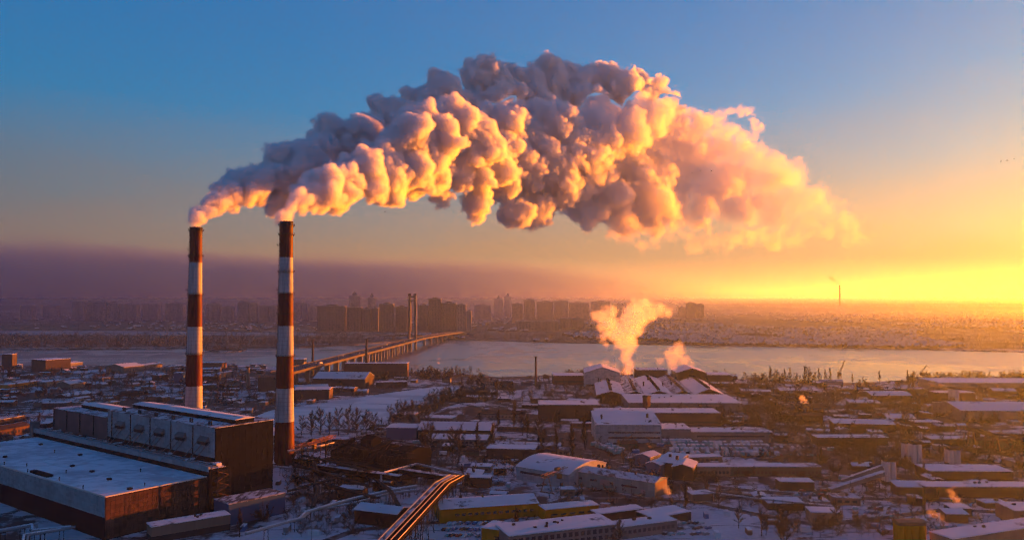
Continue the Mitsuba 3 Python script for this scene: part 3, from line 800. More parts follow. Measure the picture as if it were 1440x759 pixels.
def gallery(name, label, p, q, w, h, wall, roofm, cat, legs=6, edge=None, trough=False):
    """a closed conveyor gallery from p to q (floor points), with trestle legs"""
    p, q = np.asarray(p, float), np.asarray(q, float)
    key = thing(name, label, cat)
    d = q - p; L = np.linalg.norm(d); t = d / L
    side = np.cross(t, [0, 0, 1]); side /= np.linalg.norm(side)
    up = np.cross(side, t)

    def tilt(x0, x1, y0, y1, z0, z1):
        v = [p + t * x + side * y + up * z for z in (z0, z1) for y in (y0, y1) for x in (x0, x1)]
        return M().add(v, BOXF)
    put(key, 'body', tilt(0, L, -w / 2, w / 2, 0, h), wall)
    put(key, 'roof', tilt(-.3, L + .3, -w / 2 - .25, w / 2 + .25, h + .01, h + .35), roofm)
    if edge:
        for s in (-1, 1):
            put(key, 'edge_trim', tilt(-.3, L + .3, s * (w / 2 + .28) - .12, s * (w / 2 + .28) + .12, h - .3, h + .6), edge)
    n = max(2, int(L / 9))
    for i in range(legs):
        x = L * (i + .5) / legs
        b = p + t * x
        m = M()
        for s in (-1, 1):
            m.beam(b + side * s * w * .42, (b + side * s * w * .7) * [1, 1, 0], .3)
        m.beam((b + side * w * .55) * [1, 1, .5], (b - side * w * .55) * [1, 1, .5], .2)
        put(key, 'trestle', m, 'mat_dark_steel')
    take(LineString([p[:2], q[:2]]).buffer(w / 2), 1)
    return key


gallery('conveyor_gallery', 'dark closed conveyor gallery running in front of the black fuel shed', W(448, 660, 7), W(562, 676, 7), 4, 3.4, 'mat_dark_panel', 'mat_thin_snow_roof', 'conveyor', 9)
gallery('conveyor_gallery', 'covered conveyor continuing right from the fuel shed towards the inclined gallery', W(563, 665, 9), W(640, 677, 9), 3.6, 3.0, 'mat_dark_panel', 'mat_thin_snow_roof', 'conveyor', 6)
g0, g1, gs = W(537, 775, 14), W(622, 684, 14), W(643, 672.5, 14)


def long_gallery(label, off, wall='mat_gallery'):
    key = thing('inclined_gallery', label, 'conveyor')
    pts = [q + off * np.array([1, -.2, 0]) for q in (g0, g1, gs)]
    for p_, q_ in zip(pts[:-1], pts[1:]):
        t = (q_ - p_) / np.linalg.norm(q_ - p_)
        sd = np.cross(t, [0, 0, 1]); sd /= np.linalg.norm(sd)
        L = np.linalg.norm(q_ - p_)

        def tb(y0, y1, z0, z1, e=.02):
            return M().add([p_ + t * x + sd * y + np.array([0, 0, 1]) * z for z in (z0, z1) for y in (y0, y1) for x in (-e, L + e)], BOXF)
        put(key, 'body', tb(-1.4, 1.4, 0, 1.9), wall)
        put(key, 'roof', tb(-1.1, 1.1, 1.92, 2.1), 'mat_thin_snow_roof' if off < 0 else 'mat_gallery')
        for s in (-1, 1):
            put(key, 'rail_pipe', M().tube(p_ + sd * s * 1.6 + [0, 0, 2.3], q_ + sd * s * 1.6 + [0, 0, 2.3], .24, .24, 8), 'mat_bright_steel')
            put(key, 'walkway', tb(s * 1.7 - .3, s * 1.7 + .3, -.3, -.1), 'mat_gallery')
        tr_ = M()
        k_ = max(2, int(L / 3.2))
        for i in range(k_):
            for s in (-1, 1):
                x0, x1 = p_ + t * L * i / k_ + sd * s * 1.45, p_ + t * L * (i + 1) / k_ + sd * s * 1.45
                tr_.beam(x0 + [0, 0, -.1 if i % 2 else -2.2], x1 + [0, 0, -2.2 if i % 2 else -.1], .14).beam(x0 + [0, 0, -2.2], x1 + [0, 0, -2.2], .14)
        put(key, 'truss', tr_, 'mat_gallery')
        n = int(L / 12) + 1
        for i in range(n):
            b = p_ + t * L * (i + .5) / n
            m = M()
            for s in (-1, 1):
                m.beam(b + sd * s * 1.3, (b + sd * s * 2.2) * [1, 1, 0], .28)
                m.beam((b + sd * s * 1.6) * [1, 1, .7], (b - sd * s * 2.0) * [1, 1, .1], .16)
            put(key, 'trestle', m, 'mat_dark_steel')
    take(LineString([q[:2] for q in pts]).buffer(3), 1)


long_gallery('left one of the twin raised conveyor galleries climbing from the bottom edge', -2.7)
long_gallery('right one of the twin raised galleries at the bottom edge, with glowing orange rails', 2.7)
LAND.append((600, 715, 'the inclined galleries'))
gallery('silo_conveyor', 'lower of two sloping conveyors leading up to the silo tower', W(1168, 692, .5), W(1243, 668, 9), 3.2, 2.6, 'mat_concrete', 'mat_snow', 'conveyor', 4)
gallery('silo_conveyor', 'upper of two sloping conveyors leading up to the silo tower', W(1186, 679, .5), W(1243, 659, 12), 3.2, 2.6, 'mat_concrete', 'mat_snow', 'conveyor', 4)
gallery('silo_conveyor', 'sloping conveyor of the dock near the right shore, left one', W(1331, 550, 2), W(1306, 541, 14), 3.5, 2.5, 'mat_concrete', 'mat_snow', 'conveyor', 3)
gallery('silo_conveyor', 'sloping conveyor of the dock near the right shore, right one', W(1341, 550, 2), W(1318, 541, 14), 3.5, 2.5, 'mat_concrete', 'mat_snow', 'conveyor', 3)


# --- silos
def silo(label, u, vt, vb, w, n, mat='mat_pale_concrete', short=None, name='silo', cap='mat_dark_steel', z0=0.0):
    p = W(u, vb)
    h = at(u, vt, p[1])[2]
    r = w / F * p[1] / (2 * n)
    key = thing(name, label, 'silo')
    for i in range(n):
        x = (i - (n - 1) / 2) * 2.02 * r
        put(key, 'cylinder', M((p[0] + x, p[1], 0)).tube((0, 0, 2.2), (0, 0, h - 1.6), r, r, 20), mat, smooth=35)
        put(key, 'cylinder', M((p[0] + x, p[1] + 2.02 * r, 0)).tube((0, 0, 2.2), (0, 0, h - 1.6), r, r, 20), mat, smooth=35)
    put(key, 'base', M((p[0], p[1], 0)).box(-n * r * .92, n * r * .92, -r * .8, 2.8 * r, -.3, 2.2), 'mat_dark_brick')
    put(key, 'top_house', M((p[0], p[1], 0)).box(-n * r * .96, n * r * .96, -r * .85, 2.85 * r, h - 1.6, h).prism([(-r * .9, h), (2.9 * r, h), (r, h + .8)], -n * r, n * r), cap)
    take(Point(p[0], p[1] + r).buffer(n * r + 1), 1)
    if short:
        LAND.append((u, (vt + vb) / 2, short))


silo('pale silo tower with dark cap at the head of two sloping conveyors', 1252, 645, 681, 16, 2, short='the silo tower')
silo('left of the twin pale silo blocks with dark caps, narrower', 1275, 620, 649, 10, 2)
silo('right of the twin pale silo blocks with dark caps, taller', 1289, 621, 655, 15, 2, short='the twin silos')
silo('single pale silo block standing left of the portal crane', 1342, 629, 655, 17, 2, short='the single silo')
silo('pale tower block of the dock at the right shore', 1344, 545, 572, 9, 1, name='dock_silo')
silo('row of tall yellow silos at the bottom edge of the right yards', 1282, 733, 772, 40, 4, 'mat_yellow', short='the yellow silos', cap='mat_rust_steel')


# --- cranes
def gantry(label, pa, pb, z, w, mat, cat='crane', over=3.0, name='gantry_crane', cab=True, spread=3.0):
    pa, pb = np.array([*pa, 0.0]), np.array([*pb, 0.0])
    d = pb - pa; L = np.linalg.norm(d); t = d / L; n_ = np.array([-t[1], t[0], 0])
    key = thing(name, label, cat)
    bw = 1.7 if name == 'portal_crane' else 1.0
    g = M()
    for s in (-1, 1):
        p, q = pa - t * over + n_ * s * w, pb + t * over + n_ * s * w
        for zz in (z, z - 1.8):
            g.beam(p + [0, 0, zz], q + [0, 0, zz], .32 * bw)
        k = max(4, int((L + 2 * over) / 2.6))
        for i in range(k):
            x0, x1 = p + (q - p) * i / k, p + (q - p) * (i + 1) / k
            g.beam(x0 + [0, 0, z if i % 2 else z - 1.8], x1 + [0, 0, z - 1.8 if i % 2 else z], .18)
    for i in range(6):
        x = pa + d * (i - .3) / 5
        g.beam(x - n_ * w + [0, 0, z], x + n_ * w + [0, 0, z], .2)
    put(key, 'girder', g, mat)
    for b in (pa, pb):
        m = M()
        for s in (-1, 1):
            m.beam(b + n_ * s * w + [0, 0, z - 1.6], b + n_ * s * (w + spread), .42 * bw)
            m.beam(b + n_ * s * (w + spread * .55) + [0, 0, z * .45], b - n_ * s * (w + spread * .55) + [0, 0, z * .45], .2)
        m.beam(b + n_ * (w + spread + 1) + [0, 0, .5], b - n_ * (w + spread + 1) + [0, 0, .5], .5)
        put(key, 'leg', m, mat)
    if cab:
        c = pa + d * .35
        put(key, 'cab', M(c, math.degrees(math.atan2(t[1], t[0]))).box(-1.5, 1.5, -w - 1.4, -w + 1, z - 5.2, z - 2.2), mat)
        put(key, 'trolley', M(c, math.degrees(math.atan2(t[1], t[0]))).box(-2, 2, -w, w, z, z + 1.6), 'mat_dark_steel')
    take(LineString([pa[:2], pb[:2]]).buffer(1.5), 0)


gantry('yellow gantry crane standing beside the hangar', (22, 508), (43, 541), 12, 1.2, 'mat_orange_steel', over=5)
LAND.append((785, 670, 'the yellow gantry crane'))
gantry('orange lit gantry crane at the foot of the right chimney', (-147, 571), (-139, 592), 20, 1.5, 'mat_orange_steel', over=14, spread=2.5)
pr0, pr1 = W(1366, 642), W(1400, 652)
gantry('big dark portal crane near the right edge, legs wide apart', pr0[:2], pr1[:2], 22, 1.4, 'mat_dark_steel', over=7, name='portal_crane', spread=4.5)
LAND.append((1388, 625, 'the big portal crane'))


def jib_crane(label, u, vb, tip, mat='mat_dark_steel', hook=None, w=3.0):
    p = W(u, vb)
    key = thing('jib_crane', label, 'crane')
    leg = M((p[0], p[1], 0))
    for x in (-w, w):
        for y in (-w, w):
            leg.beam((x, y, 0), (x * .45, y * .45, 9), .45)
    leg.box(-w * .6, w * .6, -w * .6, w * .6, 8.6, 9.6)
    put(key, 'portal', leg, mat)
    put(key, 'cab', M((p[0], p[1], 0)).box(-1.8, 1.8, -2.2, 2.4, 9.6, 13), mat)
    tp = at(*tip, p[1]) - [p[0], p[1], 0]
    j = M((p[0], p[1], 0))
    for s in (-1, 1):
        j.beam((s * 1.0, 0, 12), tp + [s * .25, 0, 0], .35)
        j.beam((s * 1.0, 1.6, 13.5), tp + [s * .25, 0, 0], .28)
    n = 9
    for i in range(n):
        a_ = np.array([1.0, 0, 12]) * (1 - i / n) + tp * i / n
        b_ = np.array([-1.0, 1.6, 13.2]) * (1 - (i + 1) / n) + tp * (i + 1) / n
        j.beam(a_, b_, .16)
    put(key, 'jib', j, mat)
    m = M((p[0], p[1], 0)).beam((0, 1.5, 13), (-tp[0] * .15, 2.5, 13 + tp[2] * .28), .3).beam((-tp[0] * .15, 2.5, 13 + tp[2] * .28), tp, .12)
    if hook:
        hp = at(*hook, p[1]) - [p[0], p[1], 0]
        m.beam(tp, hp, .35)
    put(key, 'backstay', m, mat)


jib_crane('dark harbour crane with steep jib on the right shore, left of the other', 1181, 537, (1188, 506))
jib_crane('harbour crane with hooked jib on the right shore, near the dock shed', 1296, 536, (1303, 513), hook=(1307.5, 518))
jib_crane('dark crane standing in front of the blue grey window band block', 909, 620, (915, 590), hook=(920, 604))
LAND.append((1184, 525, 'the steep harbour crane'))

# ------------------------------------------------------------------ the bridge
br = thing('cable_stayed_bridge', 'long river bridge with one tall H shaped pylon and many piers', 'bridge')
b0, b1, b2 = np.array([-312.0, 1085.0]), np.array([-240.0, 1904.0]), np.array([-167.0, 2690.0])
bd = (b2 - b0) / np.linalg.norm(b2 - b0)
bL = np.linalg.norm(b2 - b0)
bn = np.array([bd[1], -bd[0]])
zdeck = lambda s: 21.5 - 14 * np.clip((s - 900) / 700, 0, 1)**1.2
P3 = lambda s, y, z: np.array([*(b0 + bd * s + bn * y), z])


def strip(y0, y1, za, zb, n=44):
    m = M()
    ss = np.linspace(0, bL, n + 1)
    for s0, s1 in zip(ss[:-1], ss[1:]):
        m.add([P3(s, y, zdeck(s) + z) for z in (za, zb) for y in (y0, y1) for s in (s0, s1)], BOXF)
    return m


put(br, 'deck', strip(-16, 16, -2.6, 0), 'mat_block_dark')
put(br, 'roadway', strip(-13, 13, .01, .12), 'mat_road')
for s in (-1, 1):
    put(br, 'parapet', strip(s * 16.2 - .25, s * 16.2 + .25, -.5, 1.0), 'mat_block_dark')
for s in np.concatenate([np.arange(30, 790, 46), [1010, 1090, 1170, 1250, 1330, 1410, 1490]]):
    z = zdeck(s) - 2.6
    pm = M()
    for y in (-9, 9):
        o = P3(s, y, 0)
        pm.add(np.array([[o[0] + x, o[1] + yy, zz] for zz in (-3, z) for yy in (-2.6, 2.6) for x in (-2.4, 2.4)]), BOXF)
    o = P3(s, 0, 0)
    pm.add(np.array([P3(s + a_, y_, zz) for zz in (z - 2, z) for y_ in (-14, 14) for a_ in (-1.6, 1.6)]), BOXF)
    put(br, 'pier', pm, 'mat_concrete')
sp = float(np.dot(b1 - b0, bd))
py = M()
for y in (-7.4, 7.4):
    py.add(np.array([P3(sp + a_, y * k_ + e_, zz) for zz, k_ in ((-3, 1.12), (127, .88)) for e_ in (-2.6, 2.6) for a_ in (-2.8, 2.8)]), BOXF)
for zz, k_ in ((112, .85), (122, .8), (17, 1.2), (66, 1.0)):
    if zz != 66:
        py.add(np.array([P3(sp + a_, y_ * k_, z_) for z_ in (zz, zz + 4) for y_ in (-7.4, 7.4) for a_ in (-2, 2)]), BOXF)
put(br, 'pylon', py, 'mat_block_dark')
for y in (-1, 1):
    put(br, 'pylon_cap', M(P3(sp, y * 6.5, 0)).box(-3.4, 3.4, -3.4, 3.4, 127, 131.5), 'mat_block_dark')
for s, side in [(s, y) for s in (-250, -195, -140, -85, 85, 140, 195, 250, 305) for y in (-1, 1)]:
    put(br, 'cable', M().beam(P3(sp, side * 6.6, 120), P3(sp + s, side * 14, zdeck(sp + s)), .16), 'mat_dark_steel')
for s in np.arange(20, 1500, 37):
    q = P3(s, 15.4, zdeck(s))
    put(br, 'lamp_post', M(q).beam((0, 0, 0), (0, 0, 9), .14).beam((0, 0, 9), (-2.5, 0, 9.4), .1), 'mat_dark_steel')
put(br, 'abutment', M().add([P3(s, y, z) for z in (-1, 19) for y in (-17, 17) for s in (-40, 8)], BOXF), 'mat_brick')
take(LineString([b0 - bd * 60, b2]).buffer(18), 2)
LAND.append((500, 498, 'the near half of the bridge'))


# ------------------------------------------------------------------ vehicles
def vehicle(kind, x, y, ang, label, group, paint, z=0.0, scale=1.0):
    key = thing(kind, label, kind.replace('parked_', ''), group)
    o = (x, y, z)
    if kind == 'parked_truck':
        put(key, 'cab', M(o, ang).box(5.6, 7.8, -1.25, 1.25, .5, 3.0), paint)
        put(key, 'cargo_box', M(o, ang).box(0, 5.3, -1.25, 1.25, 1.0, 3.6), paint)
        put(key, 'chassis', M(o, ang).box(-.1, 7.4, -.9, .9, .45, .95).tube((1.2, -1.3, .5), (1.2, 1.3, .5), .5).tube((6.5, -1.3, .5), (6.5, 1.3, .5), .5), 'mat_paint_dark')
        put(key, 'snow_cover', M(o, ang).box(.1, 5.2, -1.2, 1.2, 3.62, 3.85).box(5.7, 7.7, -1.15, 1.15, 3.02, 3.2), 'mat_snow')
    elif kind in ('bus', 'parked_bus'):
        put(key, 'body', M(o, ang).prism([(-1.25, .5), (1.25, .5), (1.25, 2.7), (1.0, 3.1), (-1.0, 3.1), (-1.25, 2.7)], 0, 11.5), paint)
        put(key, 'window_band', M(o, ang).box(.4, 11.54, -1.28, 1.28, 1.6, 2.5), 'mat_glass')
        put(key, 'wheels', M(o, ang).tube((2.2, -1.27, .5), (2.2, 1.27, .5), .5, n=10).tube((8.8, -1.27, .5), (8.8, 1.27, .5), .5, n=10), 'mat_paint_dark', kind='stuff')
    else:
        put(key, 'body', M(o, ang).prism([(-.88, .3), (.88, .3), (.9, .9), (-.9, .9)], 0, 4.4).add([[a_, b_, c_] for c_, (xa, xb), w in ((.9, (.5, 3.7), .85), (1.5, (1.1, 3.0), .68)) for b_ in (-w, w) for a_ in (xa, xb)], BOXF), paint)
        put(key, 'wheels', M(o, ang).tube((.8, -.92, .33), (.8, .92, .33), .33, n=8).tube((3.5, -.92, .33), (3.5, .92, .33), .33, n=8), 'mat_paint_dark', kind='stuff')
        if paint != 'mat_paint_nosnow' and z == 0:
            put(key, 'snow_cover', M(o, ang).box(1.15, 2.95, -.64, .64, 1.51, 1.62).box(3.1, 4.3, -.8, .8, .91, .98), 'mat_snow')
    return key


paints = ['mat_paint_' + c for c in ('white', 'dark', 'red', 'blue', 'grey', 'white', 'dark', 'teal')]
row_n = {}
for r_, (v, n_, u0, u1) in enumerate([(627.0, 20, 948, 1072), (631.5, 21, 950, 1080), (636.5, 21, 946, 1086), (642, 20, 962, 1094)]):
    for i in range(n_):
        if rnd.random() < .08:
            continue
        q = W(u0 + (u1 - u0) * i / (n_ - 1), v)
        row_i = row_n.get(r_, 0); row_n[r_] = row_i + 1
        vehicle('parked_truck', q[0] + rnd.uniform(-.3, .3), q[1] + rnd.uniform(-.6, .6), 90 + rnd.uniform(-5, 5),
                f"{NTH[row_i]} truck from the left in {('the farthest row', 'the second farthest row', 'the second nearest row', 'the nearest row')[r_]} of the truck yard",
                f"trucks in {('the farthest', 'the second farthest', 'the second nearest', 'the nearest')[r_]} yard row", rnd.choice(['mat_paint_white', 'mat_paint_teal', 'mat_paint_grey', 'mat_paint_white']))
take(Polygon([W(u, v)[:2] for u, v in ((935, 645), (1100, 646), (1095, 623), (940, 623))]), 0)
for i in range(9):
    q = W(932 + i * 4.6, 622.5)
    vehicle('parked_truck', q[0], q[1], -90, f'{NTH[i]} teal truck from the left, lined up against the grey annex', 'trucks against the grey annex', 'mat_paint_teal')
for i, (u, v) in enumerate([(832, 628), (838, 630), (843, 632), (848, 633), (853, 636), (858, 637), (863, 640), (852, 630), (860, 633), (868, 636)]):
    q = W(u, v)
    vehicle('parked_truck', q[0], q[1], 40, f'{NTH[i]} teal truck from the left in the jumble beside the curved road', 'trucks left of the curved road', 'mat_paint_teal')
for i, (u, v) in enumerate([(1017, 697), (1047, 701)]):
    q = W(u, v)
    k = vehicle('bus', q[0], q[1], -12, ('left', 'right')[i] + ' one of two dark buses on the works road', None, 'mat_paint_dark')


def car_rows(rows, label, group, jitter=.4, ang=80):
    for ri, (u0, u1, v, n_) in enumerate(rows):
        cnt = 0
        for i in range(n_):
            if rnd.random() < .12:
                continue
            q = W(u0 + (u1 - u0) * i / max(n_ - 1, 1), v)
            vehicle('parked_car', q[0] + rnd.uniform(-jitter, jitter), q[1] + rnd.uniform(-jitter, jitter), ang + rnd.uniform(-8, 8), f"{NTH[cnt]} car from left in {('far', 'second', 'third')[ri]} row {label}", group, rnd.choice(paints))
            cnt += 1


car_rows([(627, 700, 738, 9), (622, 676, 746, 8), (616, 676, 755, 8)], 'before the long yellow shed', 'cars before the yellow shed', 1.0, 60)
car_rows([(950, 985, 737, 5), (945, 990, 744, 6), (932, 988, 752, 7)], 'right of the stepped roofs', 'cars by the stepped roofs', 1.0, 30)
car_rows([(752, 806, 683, 7), (756, 800, 688, 6)], 'below the hangar', 'cars below the hangar', 1.4, 20)
car_rows([(1100, 1150, 641, 8), (1092, 1146, 630, 8)], 'right of the truck yard', 'cars right of the truck yard', .8, 90)
car_rows([(1196, 1256, 722, 9), (1200, 1258, 728, 8), (1196, 1250, 716, 8)], 'in the yard left of the yellow silos', 'cars left of the yellow silos', 1.8, 40)
car_rows([(1110, 1170, 690, 7), (1104, 1160, 696, 6)], 'below the sloping conveyors', 'cars by the conveyors', 1.5, 10)
for x0, x1, y0, y1 in ((600, 720, 729, 759), (925, 995, 733, 757), (750, 808, 680, 690), (1190, 1262, 712, 731), (1090, 1155, 627, 643), (1100, 1172, 686, 698)):
    take(Polygon([W(u, v)[:2] for u, v in ((x0, y1), (x1, y1), (x1, y0), (x0, y0))]), 0)
for i, s in enumerate([40, 130, 150, 232, 300, 345, 420, 520, 610, 660, 760, 850, 930, 1060, 1180]):
    y = (-7.5, 7.5, -4, 4)[i % 4]
    q = P3(s, y, zdeck(s) + .13)
    vehicle('bus' if i in (1, 8) else 'car', q[0], q[1], math.degrees(math.atan2(bd[1], bd[0])) + (180 if y < 0 else 0), f'{NTH[i]} vehicle from the near end of the river bridge' if i not in (1, 8) else f"bus on the {'near' if i == 1 else 'middle'} part of the river bridge", 'cars on the bridge' if i not in (1, 8) else None, ('mat_paint_dark', 'mat_paint_white', 'mat_paint_grey')[i % 3], z=q[2])


# ------------------------------------------------------------------ pipes on posts
def pipe_run(label, pts, z, r, twin=False, every=12, mat='mat_pipe', drops=()):
    key = thing('pipe_rack', label, 'pipeline')
    q = [W(u, v, zz if zz is not None else z) for u, v, *rest in pts for zz in [rest[0] if rest else None]]
    put(key, 'pipe', M().path(q, r, 8), mat, smooth=40)
    snow = M()
    for p_, q_ in zip(q[:-1], q[1:]):
        t = q_ - p_
        if abs(t[2]) < np.linalg.norm(t) * .3:
            snow.tube(p_ + [0, 0, r * .55], q_ + [0, 0, r * .55], r * .75, r * .75, 6)
    if snow.n and mat != 'mat_dark_steel':
        put(key, 'snow_cap', snow, 'mat_snow')
    if twin:
        put(key, 'pipe', M().path([p_ + [1.6 * r, 1.6 * r, -.1] for p_ in q], r * .7, 8), mat, smooth=40)
    for p_, q_ in zip(q[:-1], q[1:]):
        L = np.linalg.norm(q_ - p_)
        if abs((q_ - p_)[2]) > L * .5:
            continue
        n = max(1, int(L / every))
        for i in range(n):
            b = p_ + (q_ - p_) * (i + .5) / n
            put(key, 'post', M((b[0], b[1], 0)).beam((-r * 1.4, 0, 0), (-r * 1.2, 0, b[2] - r), .24).beam((r * 1.4, 0, 0), (r * 1.2, 0, b[2] - r), .24).beam((-r * 1.8, 0, b[2] - r), (r * 1.8, 0, b[2] - r), .24), 'mat_dark_steel')
    return key


pipe_run('long snow topped pipe on posts across the snow below the right chimney', [(345, 750), (402, 734), (421, 729), (430, 720), (470, 708), (500, 700), (560, 687), (586, 683)], 6, .8, True, 14)
pipe_run('second pipe on posts running behind the dark shed by the gallery', [(418, 720), (452, 716), (500, 706), (545, 694), (585, 688)], 4.5, .55, False, 12)
pipe_run('bright pipe bent into a tall loop beside the fuel shed', [(563, 688, 6), (546, 685, 6), (536, 681, 6), (536, 668, 9.5), (541, 664, 9.5), (586, 652, 9.5), (650, 667, 9.5)], 6, .7, False, 12)
pipe_run('pipe looping from the boiler house along the foot of the orange crane', [(384, 655), (430, 661), (480, 667), (484, 670), (448, 677)], 6, .6, True, 10)
pipe_run('long pipe from the right chimney along the fuel shed roof', [(405, 634, 14), (450, 627, 14), (470, 622, 14)], 14, .7, False, 10)
pipe_run('pipe bridge in the lower left corner below the pale panel band', [(-10, 748), (45, 738), (46, 746), (100, 741)], 6, .9, True, 8)
pipe_run('snow topped pipe at the very bottom of the lower left corner', [(30, 772), (34, 752), (86, 744)], 7, .8, True, 8)
pipe_run('overhead pipe along the works road right of the teal warehouse', [(985, 690), (1060, 700), (1180, 712)], 5, .5, False, 14)
pipe_run('thin pipe running right from the fuel shed to the snow hut', [(588, 650), (640, 662), (700, 672)], 5, .45, False, 12)

for k_, (pts_, z_, w_) in enumerate([([(408, 652), (455, 664), (520, 684)], 9, 'dark upper pipe rack right of the right chimney foot'), ([(412, 668), (470, 684), (530, 700)], 7, 'dark lower pipe rack right of the pump house'), ([(405, 690), (440, 680), (470, 672), (500, 652)], 8, 'dark pipe rack crossing under the orange crane'),
                                    ([(440, 648), (445, 690), (438, 712)], 7, 'dark pipe rack running towards the bottom beside the small hut'), ([(520, 668), (548, 690), (560, 712)], 7, 'dark pipe rack beside the bent pipe loop'), ([(425, 640), (470, 650), (520, 662)], 12, 'highest dark pipe rack before the fuel works')]):
    pipe_run(w_, pts_, z_, .75, True, 7, 'mat_dark_steel')
for k_, (u_, v_, w_, d_, h_, t_) in enumerate([(412, 660, 16, 10, 8, 'black block at the foot of the right chimney'), (446, 668, 12, 9, 6, 'black block under the orange crane'), (484, 678, 14, 8, 5, 'low black block between the dark pipe racks'), (524, 690, 12, 8, 6, 'black block beside the bent pipe loop')]):
    building('small_shed', t_, 'shed', W(u_, v_), -12, w_, d_, h_, roof='shed', wall='mat_dark_panel', top='mat_thin_snow_roof', vents=2)

# ------------------------------------------------------------------ far city
CITY = [  # u0, u1, v top, v base, depth, words
    (446, 485, 430, 466, 30, 'broad dark block farthest left of the riverside towers behind the bridge'), (487, 508, 432, 466, 25, 'riverside tower just right of the broad dark block'),
    (509, 521, 434, 466, 25, 'lower riverside tower left of the square topped one'), (522, 532, 433, 466, 25, 'slim riverside tower left of the square topped one'), (533, 553, 427, 467, 30, 'square topped dark riverside tower left of the bridge pylon'),
    (556, 572, 431, 466, 25, 'riverside tower directly left of the bridge pylon'), (573, 578, 431, 466, 20, 'narrow riverside tower behind the left leg of the bridge pylon'), (588, 602, 429, 466, 25, 'riverside tower directly right of the bridge pylon'),
    (602.5, 620, 420, 466, 28, 'tallest riverside tower right of the bridge pylon'), (620.5, 641, 426, 466, 30, 'dark riverside tower right of the tallest one'), (641.5, 655, 428, 466, 30, 'paler end tower of the riverside row'),
    (656, 663, 437, 466, 25, 'small block at the right end of the riverside row'),
    (491, 505, 415, 452, 30, 'hazy spired tower above the riverside row, left one'), (517, 527, 415, 452, 30, 'hazy spired tower above the riverside row, right one'),
    (334, 349, 426, 453, 30, 'hazy tower halfway between the two striped chimneys'), (351, 361, 426, 453, 30, 'hazy tower right of the one halfway between the striped chimneys'), (364, 377, 428, 453, 30, 'hazy tower between striped chimneys, third from left'),
    (378, 388, 426, 453, 30, 'hazy tower just left of the right striped chimney'), (413, 424, 426, 450, 30, 'hazy tower just right of the right striped chimney'), (425, 432, 425, 450, 30, 'slim hazy tower second right of the right striped chimney'), (434, 444, 428, 452, 30, 'hazy tower left of the broad dark block'),
    (101, 118, 425, 450, 40, 'faint far block, leftmost of the hazy group on the left'), (121, 148, 424, 451, 40, 'faint wide far block, second of the hazy group on the left'), (151, 166, 424, 451, 40, 'faint far block, third of the hazy group on the left'), (169, 192, 424, 451, 40, 'faint far block, fourth of the hazy group on the left'), (200, 222, 428, 450, 40, 'faint low far block, last of the hazy group on the left'),
    (28, 46, 428, 449, 40, 'very faint far block near the left edge'), (60, 80, 427, 449, 40, 'very faint far block second from the left edge'), (232, 258, 428, 451, 40, 'faint far block left of the left striped chimney'), (290, 308, 427, 452, 40, 'faint far block right of the left striped chimney'), (312, 326, 429, 452, 40, 'faint far block second right of the left striped chimney'),
    (695, 707, 417, 446, 30, 'hazy spired tower right of the riverside row, left one'), (709, 719, 418, 446, 30, 'hazy spired tower right of the riverside row, right one'),
    (667, 690, 428, 450, 40, 'hazy long block right of the riverside row'), (720, 735, 424, 452, 35, 'hazy tower left of centre, first of five'), (737, 752, 423, 452, 35, 'hazy tower left of centre, second of five'), (755, 778, 424, 451, 35, 'hazy wide tower left of centre, third of five'), (780, 799, 421, 450, 35, 'hazy tower left of centre, fourth of five'), (801, 828, 422, 450, 35, 'hazy wide tower left of the steam cloud, last of five'),
    (832, 858, 425, 448, 35, 'hazy block behind the left lobe of the steam cloud'), (727, 786, 451, 466, 20, 'long low slab of flats on the far shore left of the steam cloud'), (787, 803, 447, 462, 20, 'shorter far shore block with arched tops'), (804, 821, 448, 462, 20, 'far shore block left of the steam cloud with a lit wall'),
    (955, 965, 432, 446, 30, 'small hazy tower left of the paired tower on the right'), (966, 978, 424, 448, 30, 'left half of the paired hazy towers right of the steam'), (979, 990, 424, 448, 30, 'right half of the paired hazy towers right of the steam'),
    (862, 890, 428, 446, 40, 'hazy block behind the middle of the steam cloud'), (905, 935, 430, 445, 40, 'hazy low block right behind the steam cloud')]
for u0, u1, vt, vb, D, w in CITY:
    if vb < 454:
        vt += (CITY.index((u0, u1, vt, vb, D, w)) * 37 % 7 - 2) * .9
    p, a, L, h = by_base(u0, u1, vt, vb, 0)
    key = thing('tower_block', w, 'apartment building', None)
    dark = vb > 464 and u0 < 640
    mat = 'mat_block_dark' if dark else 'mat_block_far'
    n = max(1, int(L / 26))
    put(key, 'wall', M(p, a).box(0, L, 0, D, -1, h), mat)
    ribs = M(p, a)
    for i in range(n + 1):
        ribs.box(min(L * i / n, L - 1.2), min(L * i / n, L - 1.2) + 1.2, -1.2, .1, 0, h - 2)
    put(key, 'pilasters', ribs, mat, kind='stuff')
    wn = M(p, a)
    fl = int(h / 3.3)
    bays = max(2, int(L / 5))
    if u1 - u0 > 9:
        for k in range(1, fl):
            for i in range(bays):
                wn.box(L * (i + .25) / bays, L * (i + .75) / bays, -.12, .1, k * 3.3, k * 3.3 + 1.6)
        for k in range(1, fl):
            for i in range(4):
                wn.box(L - .1, L + .12, D * (i + .3) / 4, D * (i + .7) / 4, k * 3.3, k * 3.3 + 1.6)
        put(key, 'window_rows', wn, 'mat_glass', kind='stuff')
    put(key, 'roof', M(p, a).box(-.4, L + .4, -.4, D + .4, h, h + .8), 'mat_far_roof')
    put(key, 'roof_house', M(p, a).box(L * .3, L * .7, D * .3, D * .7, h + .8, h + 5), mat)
    if 'spired' in w:
        put(key, 'spire', M(p, a).tube((L / 2, D / 2, h + 4), (L / 2, D / 2, h + 22), L * .32, .4, 8), 'mat_dark_steel')
# small houses: the nearest are things, the rest one mass
hv, hf, hn = [[], []], [[], []], [0, 0]


